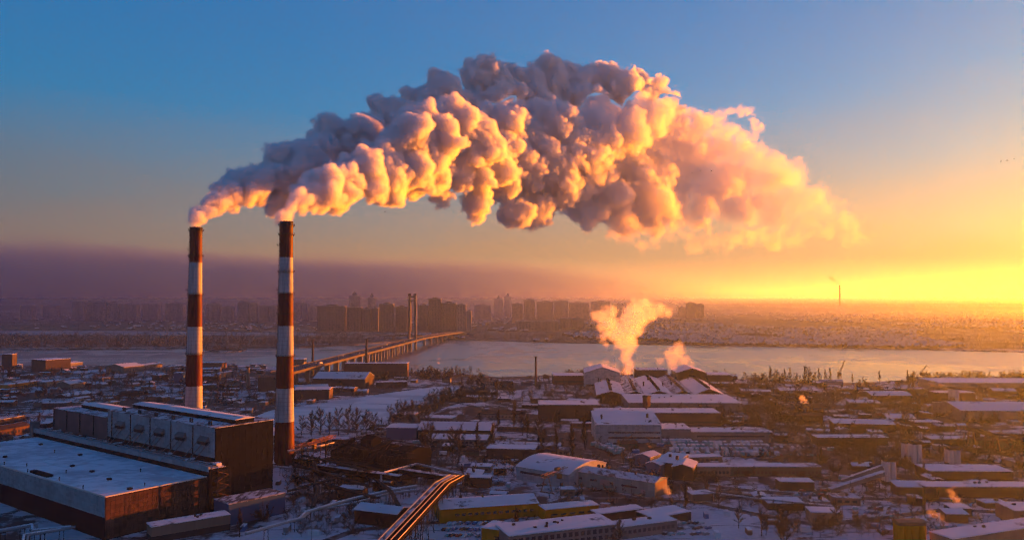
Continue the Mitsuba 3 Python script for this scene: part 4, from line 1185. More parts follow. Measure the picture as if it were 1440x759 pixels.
def house_mesh(x, y, a, L, D, h, rise):
    wall = M((x, y, 0), a).box(0, L, 0, D, -.3, h).prism([(0, h), (D, h), (D / 2, h + rise)], 0, L)
    roof = M((x, y, 0), a)
    o = .5
    roof.add([[-o, -o, h - .2], [L + o, -o, h - .2], [-o, D / 2, h + rise + .15], [L + o, D / 2, h + rise + .15], [-o, D + o, h - .2], [L + o, D + o, h - .2]], [[0, 1, 3], [0, 3, 2], [2, 3, 5], [2, 5, 4]])
    return wall, roof


SHORE = [(600, 'the bridge pylon'), (655, 'the bridge end'), (720, 'the hazy towers'), (755, 'the lone thin chimney'), (810, 'the low slab of flats'), (845, 'the steam cloud'), (885, 'the middle of the steam'), (945, 'the small steam cloud'), (978, 'the paired towers'), (1030, 'the factory roofs'), (1100, 'the left poplar row'), (1150, 'the right poplar row'), (1184, 'the steep harbour crane'), (1240, 'the lone shore poplar'), (1283, 'the dark shore tree'), (1303, 'the hooked harbour crane'), (1365, 'the shore poplar trio'), (1415, 'the right edge of the dock')]
shore_n = {}
cand = []
while len(cand) < 5200:
    v = 439 + 53 * rng.random()**.75
    u = rng.uniform(560, 1500) if rng.random() < .9 else rng.uniform(40, 560)
    p = W(u, v)
    if river_shape.contains(Point(p[:2])) or p[1] < 1600 or (u < 560 and v > 466):
        continue
    if meshkit.noise(np.array([p[0] / 260, p[1] / 420, 3.0])) < .44:
        continue
    cand.append((p[1], p[0], p[1]))
cand.sort()
bulk = {'wall': M(), 'roof': M()}
for i, (_, x, y) in enumerate(cand):
    a = rng.choice([8, 98]) + rng.uniform(-14, 14)
    L, D, h = rng.uniform(8, 15), rng.uniform(7, 10), rng.uniform(3, 6.5)
    wall, roof = house_mesh(x, y, a, L, D, h, rng.uniform(2, 3.4))
    if i < 260:
        u = px((x, y, 0))[0]
        where = min(SHORE, key=lambda q: abs(q[0] - u))
        t_ = ('right of ' if u > where[0] else 'left of ') + where[1]
        wcol = ('cream', 'brick', 'dark')[i % 3]
        k_ = shore_n.get((t_, wcol), 0); shore_n[t_, wcol] = k_ + 1
        key = thing('shore_house', f'{NTH[k_ % 23]} {wcol} walled house on the far shore just {t_}', 'house', 'houses along the far shore')
        put(key, 'wall', wall, ('mat_cream', 'mat_brick', 'mat_dark_brick')[i % 3])
        put(key, 'roof', roof, 'mat_far_roof')
    else:
        for nm, m in (('wall', wall), ('roof', roof)):
            for vv, ff in zip(m.v, m.f):
                bulk[nm].v.append(vv)
            base = bulk[nm].n
            off = 0
            for vv, ff in zip(m.v, m.f):
                bulk[nm].f.append(ff + base)
            bulk[nm].n += m.n
fh = thing('far_houses', 'mass of small snow roofed houses spread over the far plain', 'houses')
labels[fh]['kind'] = 'stuff'
put(fh, 'walls', bulk['wall'], 'mat_dark_brick', kind='stuff')
put(fh, 'roofs', bulk['roof'], 'mat_far_roof', kind='stuff')


# ------------------------------------------------------------------ fill of small works buildings, containers
def relate(u, v):
    d = sorted((math.hypot((u - a) * 1.0, (v - b) * 2.2), w, a, b) for a, b, w in LAND)
    _, w, a, b = d[0]
    dx, dy = u - a, (v - b) * 2.2
    rel = ('right of ' if dx > 0 else 'left of ') if abs(dx) > abs(dy) else ('in front of ' if dy > 0 else 'behind ')
    return rel + w


ORD = ['', 'second ', 'third ', 'fourth ', 'fifth ', 'sixth ', 'seventh ', 'eighth ', 'ninth ', 'tenth ']
SEEN = {}


def unique(words, u, v):
    """one label per thing: a further one of the same words becomes the second, the third from its landmark"""
    r = relate(u, v)
    t = f'{words} {r}'
    k = SEEN.get(t, 0)
    SEEN[t] = k + 1
    return (t if k == 0 else f'{NTH[k]} {t}' if k < len(NTH) else f'further {t}'), (None if k < len(NTH) else t)


made = 0
walls = [('mat_dark_brick', 'dark brick'), ('mat_brick', 'brick'), ('mat_concrete', 'grey'), ('mat_cream', 'cream'), ('mat_dark_panel', 'black clad'), ('mat_tan_panel', 'brown clad'), ('mat_green_paint', 'dark green'), ('mat_blue_paint', 'blue')]
fill_spots = []
for t in range(9000):
    if made >= 300:
        break
    v = 516 + 232 * rng.random()**1.7
    u = rng.uniform(-30, 1470)
    if made >= 230:                       # the rest thickens the left shore and the right yards
        v, u = (rng.uniform(516, 572), rng.uniform(-30, 400)) if made % 2 else (rng.uniform(545, 640), rng.uniform(1020, 1470))
    if 640 > u > 395 and v > 640:
        continue
    p = W(u, v)
    big = rng.random() < .35
    L, D = (rng.uniform(22, 60), rng.uniform(10, 20)) if big else (rng.uniform(7, 20), rng.uniform(6, 11))
    base = 12 if u < 420 else -3
    a = base + (62 if u < 420 and rng.random() < .5 else 0) + rng.normal() * 7 + (90 if not big and rng.random() < .3 else 0)
    c, s = math.cos(math.radians(a)), math.sin(math.radians(a))
    ex, ey = np.array([c, s]), np.array([-s, c])
    q = p[:2]
    foot = Polygon([q, q + ex * L, q + ex * L + ey * D, q + ey * D])
    if not is_free(foot.buffer(2.0)):
        continue
    h = rng.uniform(3, 5) if not big else rng.uniform(4, 8)
    wm, wn_ = walls[int(rng.choice(8, p=[.26, .17, .17, .13, .1, .07, .06, .04]))]
    roof = str(rng.choice(['flat', 'gable', 'shed'], p=[.4, .4, .2]))
    cu, cv = px([*(q + ex * L / 2 + ey * D / 2), h / 2])
    kind = {'flat': 'flat roofed', 'gable': 'gabled', 'shed': 'slant roofed'}[roof]
    lab, grp = unique(f"{wn_} {kind} {'long shed' if big else 'small shed'}", cu, cv)
    top = str(rng.choice(['mat_snow_roof', 'mat_thin_snow_roof', 'mat_dark_brick'], p=[.5, .36, .14]))
    building('long_shed' if big else 'small_shed', lab, 'shed', (*q, 0), a, L, D, h, roof=roof, wall=wm, top=top, vents=int(rng.integers(0, 3)), group=grp,
             wins=[(h * .35, h * .7, .08, .92, max(2, int(L / 4)))] if rng.random() < .7 else ())
    made += 1
cont = [('mat_paint_blue', 'blue'), ('mat_paint_rust', 'rust brown'), ('mat_paint_grey', 'grey'), ('mat_paint_teal', 'teal'), ('mat_paint_white', 'white')]
made = 0
for t in range(4000):
    if made >= 110:
        break
    v = 560 + 195 * rng.random()
    u = rng.uniform(330, 1450)
    p = W(u, v)
    a = rng.choice([-4, 8, 86]) + rng.normal() * 5
    foot = Point(p[:2]).buffer(5)
    if not is_free(foot):
        continue
    m_, w_ = cont[int(rng.integers(0, 5))]
    lab, grp = unique(f'{w_} snow topped container', u, v)
    key = thing('shipping_container', lab, 'container', grp)
    n = M((p[0], p[1], 0), a)
    n.box(-3, 3, -1.2, 1.2, .1, 2.6)
    for i in range(12):
        n.box(-2.9 + i * .5, -2.7 + i * .5, -1.27, 1.27, .2, 2.5)
    put(key, 'body', n, m_)
    put(key, 'snow_cover', M((p[0], p[1], 0), a).box(-2.95, 2.95, -1.15, 1.15, 2.6, 2.8), 'mat_snow')
    take(foot, 0)
    made += 1


for rn, (pts, w) in roads.items():
    ln = LineString([W(u, v)[:2] for u, v in pts])
    k = 0
    for dist in np.arange(8, ln.length, 42):
        q = ln.interpolate(dist); q2 = ln.interpolate(dist + 1)
        t = np.array([q2.x - q.x, q2.y - q.y]); t /= np.linalg.norm(t) + 1e-9
        x, y = q.x - t[1] * (w / 2 + 1.5), q.y + t[0] * (w / 2 + 1.5)
        u, v = px((x, y, 5))
        if not (-20 < u < 1460 and v < 765) or k > 20:
            continue
        k += 1
        key = thing('utility_pole', f'{NTH[k - 1]} lamp pole along the {rn}', 'pole', 'lamp poles along the works roads')
        put(key, 'pole', M((x, y, 0)).tube((0, 0, 0), (0, 0, 9.5), .16, .1, 6), 'mat_dark_steel')
        put(key, 'arm', M((x, y, 0)).beam((0, 0, 9.3), (t[1] * 2.2, -t[0] * 2.2, 9.8), .08), 'mat_dark_steel')


# ------------------------------------------------------------------ trees
def tree_proto(seed, kind, twigs, far=False):
    """bare tree of height 1: (trunk with limbs, crown of twigs)"""
    r = np.random.default_rng(seed)
    tr = M()
    hgt = 1.0
    lean = r.normal(size=2) * .02
    pts = [np.array([lean[0] * z * 2, lean[1] * z * 2, z]) for z in (0, .25, .5, .75, .93)]
    n = 3 if far else 5
    for k in range(4):
        tr.tube(pts[k], pts[k + 1], .022 * (1 - k * .23), .022 * (1 - (k + 1) * .23) + .002, n, cap=False)
    ends = []
    nl = 4 if far == 2 else 9 if far else 20
    for k in range(nl):
        z = .2 + .7 * (k + r.random()) / nl
        w = r.uniform(0, 2 * PI)
        if kind == 'poplar':
            out, upw = .11 * (1.2 - z), .16
        elif kind == 'bush':
            out, upw = r.uniform(.25, .5), r.uniform(.1, .5) * (1 - z * .6)
        else:
            out, upw = r.uniform(.16, .36) * (1.25 - z) * 1.1, r.uniform(.12, .28)
        b = np.array([np.interp(z, [0, 1], [0, lean[0] * 2]), np.interp(z, [0, 1], [0, lean[1] * 2]), z * (.25 if kind == 'bush' else 1)])
        e = b + [out * math.cos(w), out * math.sin(w), upw]
        mid = (b + e) / 2 + [0, 0, -.02]
        tr.tube(b, mid, .008, .006, 3, cap=False).tube(mid, e, .006, .002, 3, cap=False)
        ends.append((b, mid, e))
    v, f = [], []
    per = max(1, twigs // nl)
    for b, mid, e in ends:
        for q in range(per):
            t = r.random()
            s_ = mid + (e - mid) * t if r.random() < .7 else b + (mid - b) * (.4 + .6 * t)
            d = r.normal(size=3) * (.5 if kind != 'poplar' else .25) + (e - b) / np.linalg.norm(e - b) * .7 + [0, 0, .45]
            d *= r.uniform(.06, .17) / np.linalg.norm(d)
            sd = np.cross(d, r.normal(size=3)); sd *= (.008 if not far else   .034 if far == 2 else .021) / (np.linalg.norm(sd) + 1e-9)
            i = len(v)
            v += [s_ - sd, s_ + sd, s_ + d]
            f.append([i, i + 1, i + 2])
    return tr.mesh(), trimesh.Trimesh(v, f, process=False)


KINDS = ['round', 'round', 'round', 'poplar', 'poplar', 'bush', 'bush', 'round']
PROTO = [tree_proto(40 + i, k, 760 if k != 'poplar' else 560) for i, k in enumerate(KINDS)]
PD = [(mikit.ply(a, 'mat_bark'), mikit.ply(b, ('mat_twig', 'mat_dark_twig')[i % 2])) for i, (a, b) in enumerate(PROTO)]
FAR = [tree_proto(80 + i, k, 125, True) for i, k in enumerate(['round', 'round', 'poplar', 'bush', 'round'])]
TINY = [tree_proto(90 + i, k, 44, 2) for i, k in enumerate(['round', 'round', 'poplar', 'bush', 'round'])]
WORDS = {'round': 'bare spreading tree', 'poplar': 'tall slim bare poplar', 'bush': 'low bare bush'}


def tree(i, x, y, h, w=None):
    u, v = px((x, y, h / 2))
    lab, grp = unique(WORDS[KINDS[i]], u, v)
    key = thing({'round': 'bare_tree', 'poplar': 'poplar_tree', 'bush': 'bare_bush'}[KINDS[i]], lab, 'bush' if KINDS[i] == 'bush' else 'tree', grp)
    m = T().translate([x, y, -.1]).rotate([0, 0, 1], float(rng.uniform(0, 360))).scale([w or h, w or h, h])
    put(key, 'trunk', {**PD[i][0], 'to_world': m}, None)
    put(key, 'crown', {**PD[i][1], 'to_world': m}, None)
    take(Point(x, y).buffer(1.0), 0)


for u, v, hp, i in [(424, 612, 25, 0), (437, 611, 30, 1), (450, 612, 36, 7), (463, 612, 30, 2), (476, 612, 34, 0), (489, 613, 38, 1), (502, 613, 36, 2), (515, 613, 34, 7), (526, 614, 30, 0),
                    (548, 597, 24, 0), (558, 598, 30, 1), (568, 598, 33, 2), (578, 599, 32, 0), (590, 597, 27, 7), (601, 594, 22, 1),
                    (598, 640, 40, 0), (606, 645, 46, 2), (636, 642, 38, 7), (645, 650, 46, 1), (670, 632, 36, 3), (694, 626, 30, 4), (700, 606, 28, 3), (722, 606, 40, 4), (735, 612, 30, 0), (741, 618, 34, 3), (757, 622, 30, 1), (764, 640, 36, 7), (783, 642, 36, 3), (803, 626, 30, 4), (805, 645, 40, 3), (823, 632, 42, 4), (716, 560, 18, 0), (632, 566, 20, 1), (648, 560, 22, 2), (622, 572, 20, 0), (663, 552, 22, 1), (676, 548, 22, 7), (612, 578, 17, 2),
                    (1283, 549, 22, 3), (1279, 549, 18, 0), (1287, 550, 17, 1), (1084, 537, 20, 3), (1092, 537, 16, 0), (1104, 538, 18, 3), (1112, 537, 19, 4), (1133, 538, 22, 4), (1136, 538, 20, 0), (1152, 538, 19, 3), (1160, 538, 17, 4), (1168, 538, 19, 3), (1199, 540, 14, 4), (1237, 540, 17, 3), (1277, 536, 15, 4), (1285, 537, 15, 3), (1318, 536, 12, 0), (1353, 534, 12, 3), (1364, 534, 13, 4), (1369, 534, 13, 4),
                    (1103, 772, 46, 0), (1098, 757, 40, 7), (1010, 715, 26, 2), (870, 770, 36, 1)]:
    p = W(u, v)
    h = at(u, v - hp, p[1])[2]
    tree(i, p[0], p[1], h)
nt = 0
for t in range(60000):
    if nt >= 232:
        break
    v = 527 + 228 * rng.random()**1.5
    u = rng.uniform(-20, 1460)
    p = W(u, v)
    if not free_at(p[0], p[1]) or meshkit.noise(np.array([p[0] / 45, p[1] / 60, 5.0])) < .42:
        continue
    if 385 < u < 620 and v > 690 and rng.random() < .8:
        continue
    tree(int(rng.integers(0, 8)), p[0], p[1], rng.uniform(7, 15) if v > 545 else rng.uniform(9, 16))
    nt += 1


def mass(name, label, spots, protos, mats, kinds):
    key = thing(name, label, kinds)
    labels[key]['kind'] = 'stuff'
    for part, mat, k in (('trunks', mats[0], 0), ('twigs', mats[1], 1)):
        V, Fc, n = [], [], 0
        for x, y, h, w, i in spots:
            m = protos[i][k]
            a = (x * 12.9 + y * 7.3) % 6.283
            c, s = math.cos(a), math.sin(a)
            vv = np.asarray(m.vertices) * [w, w, h]
            V.append(np.column_stack([vv[:, 0] * c - vv[:, 1] * s + x, vv[:, 0] * s + vv[:, 1] * c + y, vv[:, 2]]))
            Fc.append(np.asarray(m.faces) + n); n += len(vv)
        put(key, part, trimesh.Trimesh(np.vstack(V), np.vstack(Fc), process=False), mat, kind='stuff')


spots = []
for nsp, (v0, v1, uu, hh) in [(900, (527, 600, (590, 1480), (7, 14))), (1000, (520, 570, (-40, 1480), (5, 12))), (2000, (545, 755, (400, 1480), (2, 8))), (420, (545, 640, (-40, 430), (3, 9))), (550, (555, 650, (1000, 1480), (6, 12))), (520, (526, 541, (590, 1480), (7, 15)))]:
    k = 0
    for t in range(40000):
        if k >= nsp:
            break
        v = rng.uniform(v0, v1); u = rng.uniform(*uu)
        p = W(u, v)
        if not free_at(p[0], p[1]) or meshkit.fbm(np.array([p[0] / 60, p[1] / 80, 8.0]), 3) < .42:
            continue
        h = rng.uniform(*hh)
        spots.append((p[0], p[1], h, h * 1.1, int(rng.choice([0, 1, 3, 3, 4]))))
        k += 1
mass('brushwood', 'brown brushwood and scrub growing between the yards', spots, FAR, ('mat_bark', 'mat_twig'), 'scrub')
spots = []
nb = river_shape.exterior
for t in range(7000):
    v = 438 + 56 * rng.random()**.7
    u = rng.uniform(-60, 1500)
    p = W(u, v)
    if p[1] < 1560:
        continue
    ip = Point(p[:2])
    if water_shape.contains(ip):
        continue
    if river_shape.contains(ip):
        continue
    h = rng.uniform(7, 13)
    spots.append((p[0], p[1], h, h * 1.3, int(rng.integers(0, 5))))
mass('far_shore_trees', 'brown bare trees between the houses of the far shore and plain', spots, TINY, ('mat_bark', 'mat_far_twig'), 'trees')
spots = []
for shape, n_ in ((island_shape, 2300), (islet_shape, 120)):
    k = 0
    while k < n_:
        u = rng.uniform(-60, 575); v = rng.uniform(470, 495)
        p = W(u, v)
        if not shape.contains(Point(p[:2])):
            continue
        h = rng.uniform(8, 15) if shape is island_shape else rng.uniform(5, 9)
        spots.append((p[0], p[1], h, h * 1.2, int(rng.integers(0, 5)))); k += 1
mass('island_wood', 'dark strip of bare wood on the long river island at left', spots, TINY, ('mat_bark', 'mat_dark_twig'), 'wood')


# ------------------------------------------------------------------ birds
def bird(u, v, Y, span, flap, ang, label):
    key = thing('bird', label, 'bird')
    p = at(u, v, Y)
    b = M(p, ang)
    b.tube((-.32, 0, 0), (-.05, 0, .02), .03, .09, 8).tube((-.05, 0, .02), (.2, 0, .02), .09, .05, 8).tube((.2, 0, .02), (.36, 0, .03), .05, .01, 8)
    b.add([[-.3, -.03, 0], [-.3, .03, 0], [-.55, .12, 0], [-.55, -.12, 0], [-.3, -.03, .02], [-.3, .03, .02], [-.55, .12, .015], [-.55, -.12, .015]], [[0, 1, 2], [0, 2, 3], [4, 6, 5], [4, 7, 6]])
    put(key, 'body', b, 'mat_bird', smooth=40)
    for s in (-1, 1):
        w = M(p, ang)
        h1, h2 = flap * span * .25, flap * span * .1
        top = [[.1, s * .05, .05], [-.14, s * .05, .05], [.14, s * span * .25, .05 + h1], [-.12, s * span * .25, .05 + h1], [-.1, s * span * .5, .05 + h2], [-.2, s * span * .46, .05 + h2]]
        w.add(top + [[a_, b_, c_ - .03] for a_, b_, c_ in top], [[0, 1, 3], [0, 3, 2], [2, 3, 5], [2, 5, 4], [6, 9, 7], [6, 8, 9], [8, 11, 9], [8, 10, 11], [0, 2, 8], [0, 8, 6], [2, 4, 10], [2, 10, 8], [1, 7, 9], [1, 9, 3], [3, 9, 11], [3, 11, 5]])
        put(key, 'wing', w, 'mat_bird')


for i, (u, v, fl, a, lb) in enumerate([(985, 241, .5, 160, 'dark bird in front of the smoke, left of a pair'), (1000, 241, .7, 170, 'dark bird in front of the smoke, right of a pair'), (973, 243, .2, 150, 'fainter bird in front of the smoke, left of the pair'),
                                       (1407, 227, .4, 170, 'leftmost of three birds in the pale sky at right'), (1416, 226, .6, 165, 'middle one of three birds in the pale sky at right'), (1426, 224, .3, 175, 'rightmost of three birds in the pale sky at right'),
                                       (541, 298, .4, 150, 'lone bird below the smoke right of the right chimney')]):
    bird(u, v, 330, 1.25, fl, a, lb)

# ------------------------------------------------------------------ smoke and steam


def surface_nets(f, iso, org, h):
    s = f < iso
    nx, ny, nz = f.shape
    c = np.zeros((nx - 1, ny - 1, nz - 1), int)
    for a in (0, 1):
        for b in (0, 1):
            for d in (0, 1):
                c += s[a:nx - 1 + a, b:ny - 1 + b, d:nz - 1 + d]
    act = (c > 0) & (c < 8)
    idx = -np.ones(act.shape, int)
    cl = np.argwhere(act)
    idx[act] = np.arange(len(cl))
    acc, cnt = np.zeros((len(cl), 3)), np.zeros(len(cl))
    i, j, k = cl.T
    g = f - iso
    for p in np.ndindex(2, 2, 2):
        for ax in range(3):
            if p[ax] == 0:
                q = list(p); q[ax] = 1
                v0, v1 = g[i + p[0], j + p[1], k + p[2]], g[i + q[0], j + q[1], k + q[2]]
                m = (v0 < 0) != (v1 < 0)
                pos = np.zeros((len(cl), 3)); pos[:] = p
                pos[:, ax] += np.where(m, v0 / np.where(m, v0 - v1, 1), 0)
                acc += pos * m[:, None]; cnt += m
    V = (cl + acc / cnt[:, None]) * h + org
    Q = []
    for ax in range(3):
        b, c2 = [(1, 2), (2, 0), (0, 1)][ax]
        sl = [slice(1, -1)] * 3; sl[ax] = slice(0, -1)
        sh = [slice(1, -1)] * 3; sh[ax] = slice(1, None)
        s0, s1 = s[tuple(sl)], s[tuple(sh)]
        m = s0 != s1
        e = np.argwhere(m)
        for o in range(3):
            if o != ax:
                e[:, o] += 1

        def cell(db, dc):
            q = e.copy(); q[:, b] -= db; q[:, c2] -= dc
            return idx[q[:, 0], q[:, 1], q[:, 2]]
        quad = np.stack([cell(1, 1), cell(0, 1), cell(0, 0), cell(1, 0)], 1)
        fl = ~s0[m]
        quad[fl] = quad[fl][:, ::-1]
        Q.append(quad)
    Q = np.vstack(Q)
    return V, np.vstack([Q[:, [0, 1, 2]], Q[:, [0, 2, 3]]])


def smoke(name, label, cat, lobes, vox, seed, sig, soft, levels=((24, .42), (12, .36)), g=0.15, cvox=4, albedo=.985, rough=1.0, rot=0.0):
    """billows of vapour: lobes = (centre, radius, density 0..1); smaller billows sit on the larger ones"""
    r_ = np.random.default_rng(seed)
    cr, sr = math.cos(math.radians(rot)), math.sin(math.radians(rot))
    RM = np.array([[cr, -sr, 0], [sr, cr, 0], [0, 0, 1.0]])      # grid frame -> world
    c = np.array([l[0] for l in lobes]) @ RM; r = np.array([l[1] for l in lobes], float); q = np.array([l[2] for l in lobes], float)
    lev = [(c, r, q)]
    for n, k in levels:
        d = r_.normal(size=(len(c), n, 3)); d /= np.linalg.norm(d, axis=2, keepdims=True)
        rr = r[:, None] * k * (.32 + .85 * r_.random((len(c), n))**1.6)
        cc = c[:, None] + d * (r[:, None] * r_.uniform(.80, 1.0, (len(c), n)))[..., None]
        qq = np.repeat(q[:, None], n, 1)
        c, r, q = cc.reshape(-1, 3), rr.reshape(-1), qq.reshape(-1)
        keep = r > vox * 1.0
        c, r, q = c[keep], r[keep], q[keep]
        lev.append((c, r, q))
    C, R = np.vstack([l[0] for l in lev]), np.concatenate([l[1] for l in lev])
    lo, hi = (C - R[:, None]).min(0) - 4 * cvox, (C + R[:, None]).max(0) + 4 * cvox
    n = np.ceil((hi - lo) / vox).astype(int) + 1
    ax = [lo[i] + np.arange(n[i]) * vox for i in range(3)]
    f = np.full(n, 1e3, np.float32); dn = np.zeros(n, np.float32)
    for li, ((c, r, q), kk) in enumerate(zip(lev, (.07, .10, .08))):
        if li == 2:                      # the smallest billows: plain union
            for p, rad, dq in zip(c, r, q):
                a = np.maximum(np.floor((p - rad - 2 * vox - lo) / vox).astype(int), 0)
                b = np.minimum(np.ceil((p + rad + 2 * vox - lo) / vox).astype(int) + 1, n)
                X, Y, Z = [ax[i][a[i]:b[i]].astype(np.float32) for i in range(3)]
                d = np.sqrt((X[:, None, None] - p[0])**2 + (Y[None, :, None] - p[1])**2 + (Z[None, None, :] - p[2])**2) - rad
                sl = (slice(a[0], b[0]), slice(a[1], b[1]), slice(a[2], b[2]))
                t_ = dn[sl]
                t_[(d < f[sl]) & (d < 0)] = dq
                f[sl] = np.minimum(f[sl], d)
            continue
        E_ = np.zeros(n, np.float32); Q_ = np.zeros(n, np.float32)
        K = max(vox * .5, kk * float(np.mean(r)))
        for p, rad, dq in zip(c, r, q):
            pad = 3 * vox + 3 * K
            a = np.maximum(np.floor((p - rad - pad - lo) / vox).astype(int), 0)
            b = np.minimum(np.ceil((p + rad + pad - lo) / vox).astype(int) + 1, n)
            X, Y, Z = [ax[i][a[i]:b[i]].astype(np.float32) for i in range(3)]
            d = np.sqrt((X[:, None, None] - p[0])**2 + (Y[None, :, None] - p[1])**2 + (Z[None, None, :] - p[2])**2) - rad
            w = np.exp(np.clip(-d / K, -30, 40))
            sl = (slice(a[0], b[0]), slice(a[1], b[1]), slice(a[2], b[2]))
            E_[sl] += w; Q_[sl] += w * dq
        fl = np.where(E_ > 0, -K * np.log(np.maximum(E_, 1e-30)), 1e3)
        dl = Q_ / np.maximum(E_, 1e-30)
        near = fl < f
        dn = np.where(near, dl, dn)
        f = np.minimum(f, fl)
    for s_, amp in ((1.1, 1.0), (2.4, 1.5), (5.0, 1.6), (10, 1.6)):
        z = ndi.gaussian_filter(r_.standard_normal(n, dtype=np.float32), s_)
        f -= (np.abs(z) / z.std() - .8) * vox * amp * rough * (.75 + .8 * (1 - dn))
    wisp = ndi.gaussian_filter(r_.standard_normal(n, dtype=np.float32), 4.0); wisp /= wisp.std()
    sft = soft * (1 + 6.0 * (1 - dn)**5)
    dens = np.clip(-f / sft, 0, 1) * np.clip(dn * (1 + .5 * wisp * (1 - dn)), 0, 1)
    dens = np.where(dn > .93, np.clip(-f / sft, 0, 1), dens).astype(np.float32)
    k = max(1, int(round(cvox / vox)))
    occ = ndi.maximum_filter(dens, size=2 * k + 1)[::k, ::k, ::k] > .004
    fld = np.pad(ndi.gaussian_filter(np.where(occ, -1., 1.).astype(np.float32), .8), 2, constant_values=1.)
    V, Fc = surface_nets(fld, .3, lo - 2 * k * vox, k * vox)
    m = trimesh.Trimesh(V @ RM.T, Fc, process=False)
    if m.volume < 0:
        m.invert()
    key = thing(name, label, cat)
    scene['medium_' + key] = {'type': 'heterogeneous', 'albedo': {'type': 'rgb', 'value': [albedo] * 3}, 'scale': sig, 'phase': {'type': 'hg', 'g': g},
                              'sigma_t': {'type': 'gridvolume', 'grid': mi.VolumeGrid(np.ascontiguousarray(dens.transpose(2, 1, 0))[..., None]), 'to_world': T().rotate([0, 0, 1], rot).translate((lo - vox / 2).tolist()).scale((n * vox).tolist())}}
    scene[key] = mikit.ply(m, {'type': 'null'}, interior={'type': 'ref', 'id': 'medium_' + key}, exterior={'type': 'ref', 'id': 'haze_air'})


def lobes_at(ls, Yf, seed, k=.86, dens=lambda u, v: 1.0):
    r = np.random.default_rng(seed)
    return [(at(u, v, Yf(u) + r.uniform(-.35, .35) * rad * Yf(u) / F), rad * (k - .1 * (u > 940)) * Yf(u) / F, dens(u, v)) for u, v, rad in ls]


YL, YR = (lambda u: 647 + .92 * (u - 276)), (lambda u: 596 + 1.1 * (u - 403))
left_lobes = [(275, 316, 5.0), (276, 311, 6.4), (279, 306, 8), (283, 301, 9.5), (291, 294, 13), (304, 285, 19), (325, 275, 25), (355, 262, 31), (390, 250, 36), (425, 232, 38), (452, 216, 35), (467, 184, 22), (500, 205, 42), (545, 172, 31), (575, 185, 42), (610, 150, 38), (625, 128, 22), (640, 160, 40), (690, 130, 40), (664, 108, 15), (730, 128, 38), (768, 100, 23), (772, 125, 35), (800, 125, 38), (828, 115, 26), (850, 140, 42), (880, 150, 45), (908, 145, 30), (930, 175, 40), (720, 165, 40), (770, 165, 40), (820, 170, 40), (870, 180, 40), (960, 190, 36), (560, 215, 36), (600, 190, 40), (650, 190, 40), (700, 185, 42), (760, 195, 42), (820, 200, 42), (880, 205, 42), (930, 205, 40), (980, 200, 30), (520, 225, 36), (745, 150, 42), (800, 155, 42), (845, 175, 42), (900, 175, 42), (670, 160, 42), (585, 215, 36), (1000, 195, 36), (1025, 205, 30)]
right_lobes = [(402.5, 308, 5.0), (404, 303, 6.5), (407, 297, 8.5), (411, 291, 11.5), (418, 283, 17), (432, 275, 22), (455, 266, 29), (480, 260, 32), (505, 250, 34), (540, 240, 40), (570, 222, 46), (610, 245, 30), (600, 200, 42), (632, 165, 36), (650, 215, 44), (690, 210, 44), (735, 190, 42), (700, 248, 34), (760, 235, 50), (820, 225, 54), (790, 270, 32), (860, 210, 50), (905, 230, 52), (960, 225, 50), (900, 270, 42), (850, 270, 42), (950, 260, 40), (985, 225, 34),
               (970, 185, 35), (1000, 182, 30), (1040, 215, 40), (1060, 250, 52), (1010, 255, 52), (1100, 268, 46), (1080, 290, 38), (1138, 288, 36), (1168, 303, 28), (1192, 308, 22), (1120, 290, 32), (1030, 290, 40), (970, 288, 42), (920, 292, 38), (620, 276, 18), (668, 284, 22), (720, 293, 26), (758, 286, 30), (820, 290, 30), (870, 302, 28), (1198, 318, 20), (1222, 328, 14), (640, 225, 44), (680, 235, 40), (720, 225, 44), (780, 210, 46), (830, 245, 46), (880, 245, 46), (930, 200, 44), (575, 235, 38), (1000, 215, 40), (665, 185, 34), (705, 180, 38), (770, 180, 40), (815, 190, 44), (905, 180, 40), (945, 175, 36)]
smoke('smoke_plume', 'farther billowing plume from the left chimney, its blue grey tops above the nearer one', 'smoke plume', lobes_at(left_lobes, YL, 1, .88, lambda u, v: float(np.interp(u, [820, 900, 980, 1040], [1, .5, .12, .05]))), 1.6, 1, .5, 1.7, levels=((15, .60), (22, .35)), rot=49)
ring_hole = at(1034, 186, YR(1034))
tail = lambda u, v: float(np.interp(u, [560, 700, 800, 900, 980, 1040, 1100, 1160, 1230], [1, .7, .38, .18, .085, .05, .03, .022, .02]))
rl = lobes_at(right_lobes, YR, 2, .88, tail)
for k in range(9):
    w = math.radians(150 - k * 24)
    rl.append((at(1036 + 27 * math.cos(w), 184 - 27 * math.sin(w) * 1.1, YR(1036)), 8.0 * .88 * YR(1036) / F, .12))
for k in range(34):                      # the flat trailing layer under the tail
    u = 880 + k * 11.0
    rl.append((at(u, 337 + 5 * math.sin(k * .7) - .012 * (u - 880), 1250 + 60 * math.sin(k * 1.9)), (13 - 7 * abs(k - 14) / 20) * 1.1, .045))
smoke('smoke_plume', 'nearer billowing plume from the right chimney, drifting right into golden haze', 'smoke plume', rl, 1.6, 2, .5, 1.7, levels=((15, .60), (22, .35)), rot=48, g=.35)


def steam(label, pts, Y, sig, seed, k=1.25, vox=.9, dens=.7, soft=1.8, g=.4):
    smoke('steam_cloud', label, 'steam', [(at(u, v, Y + dy), r * k * Y / F, dens) for u, v, r, dy in [(p[0], p[1], p[2], p[3] if len(p) > 3 else 0) for p in pts]], vox, seed, sig, soft, levels=((18, .42), (8, .36)), g=g, cvox=3, rough=.45)


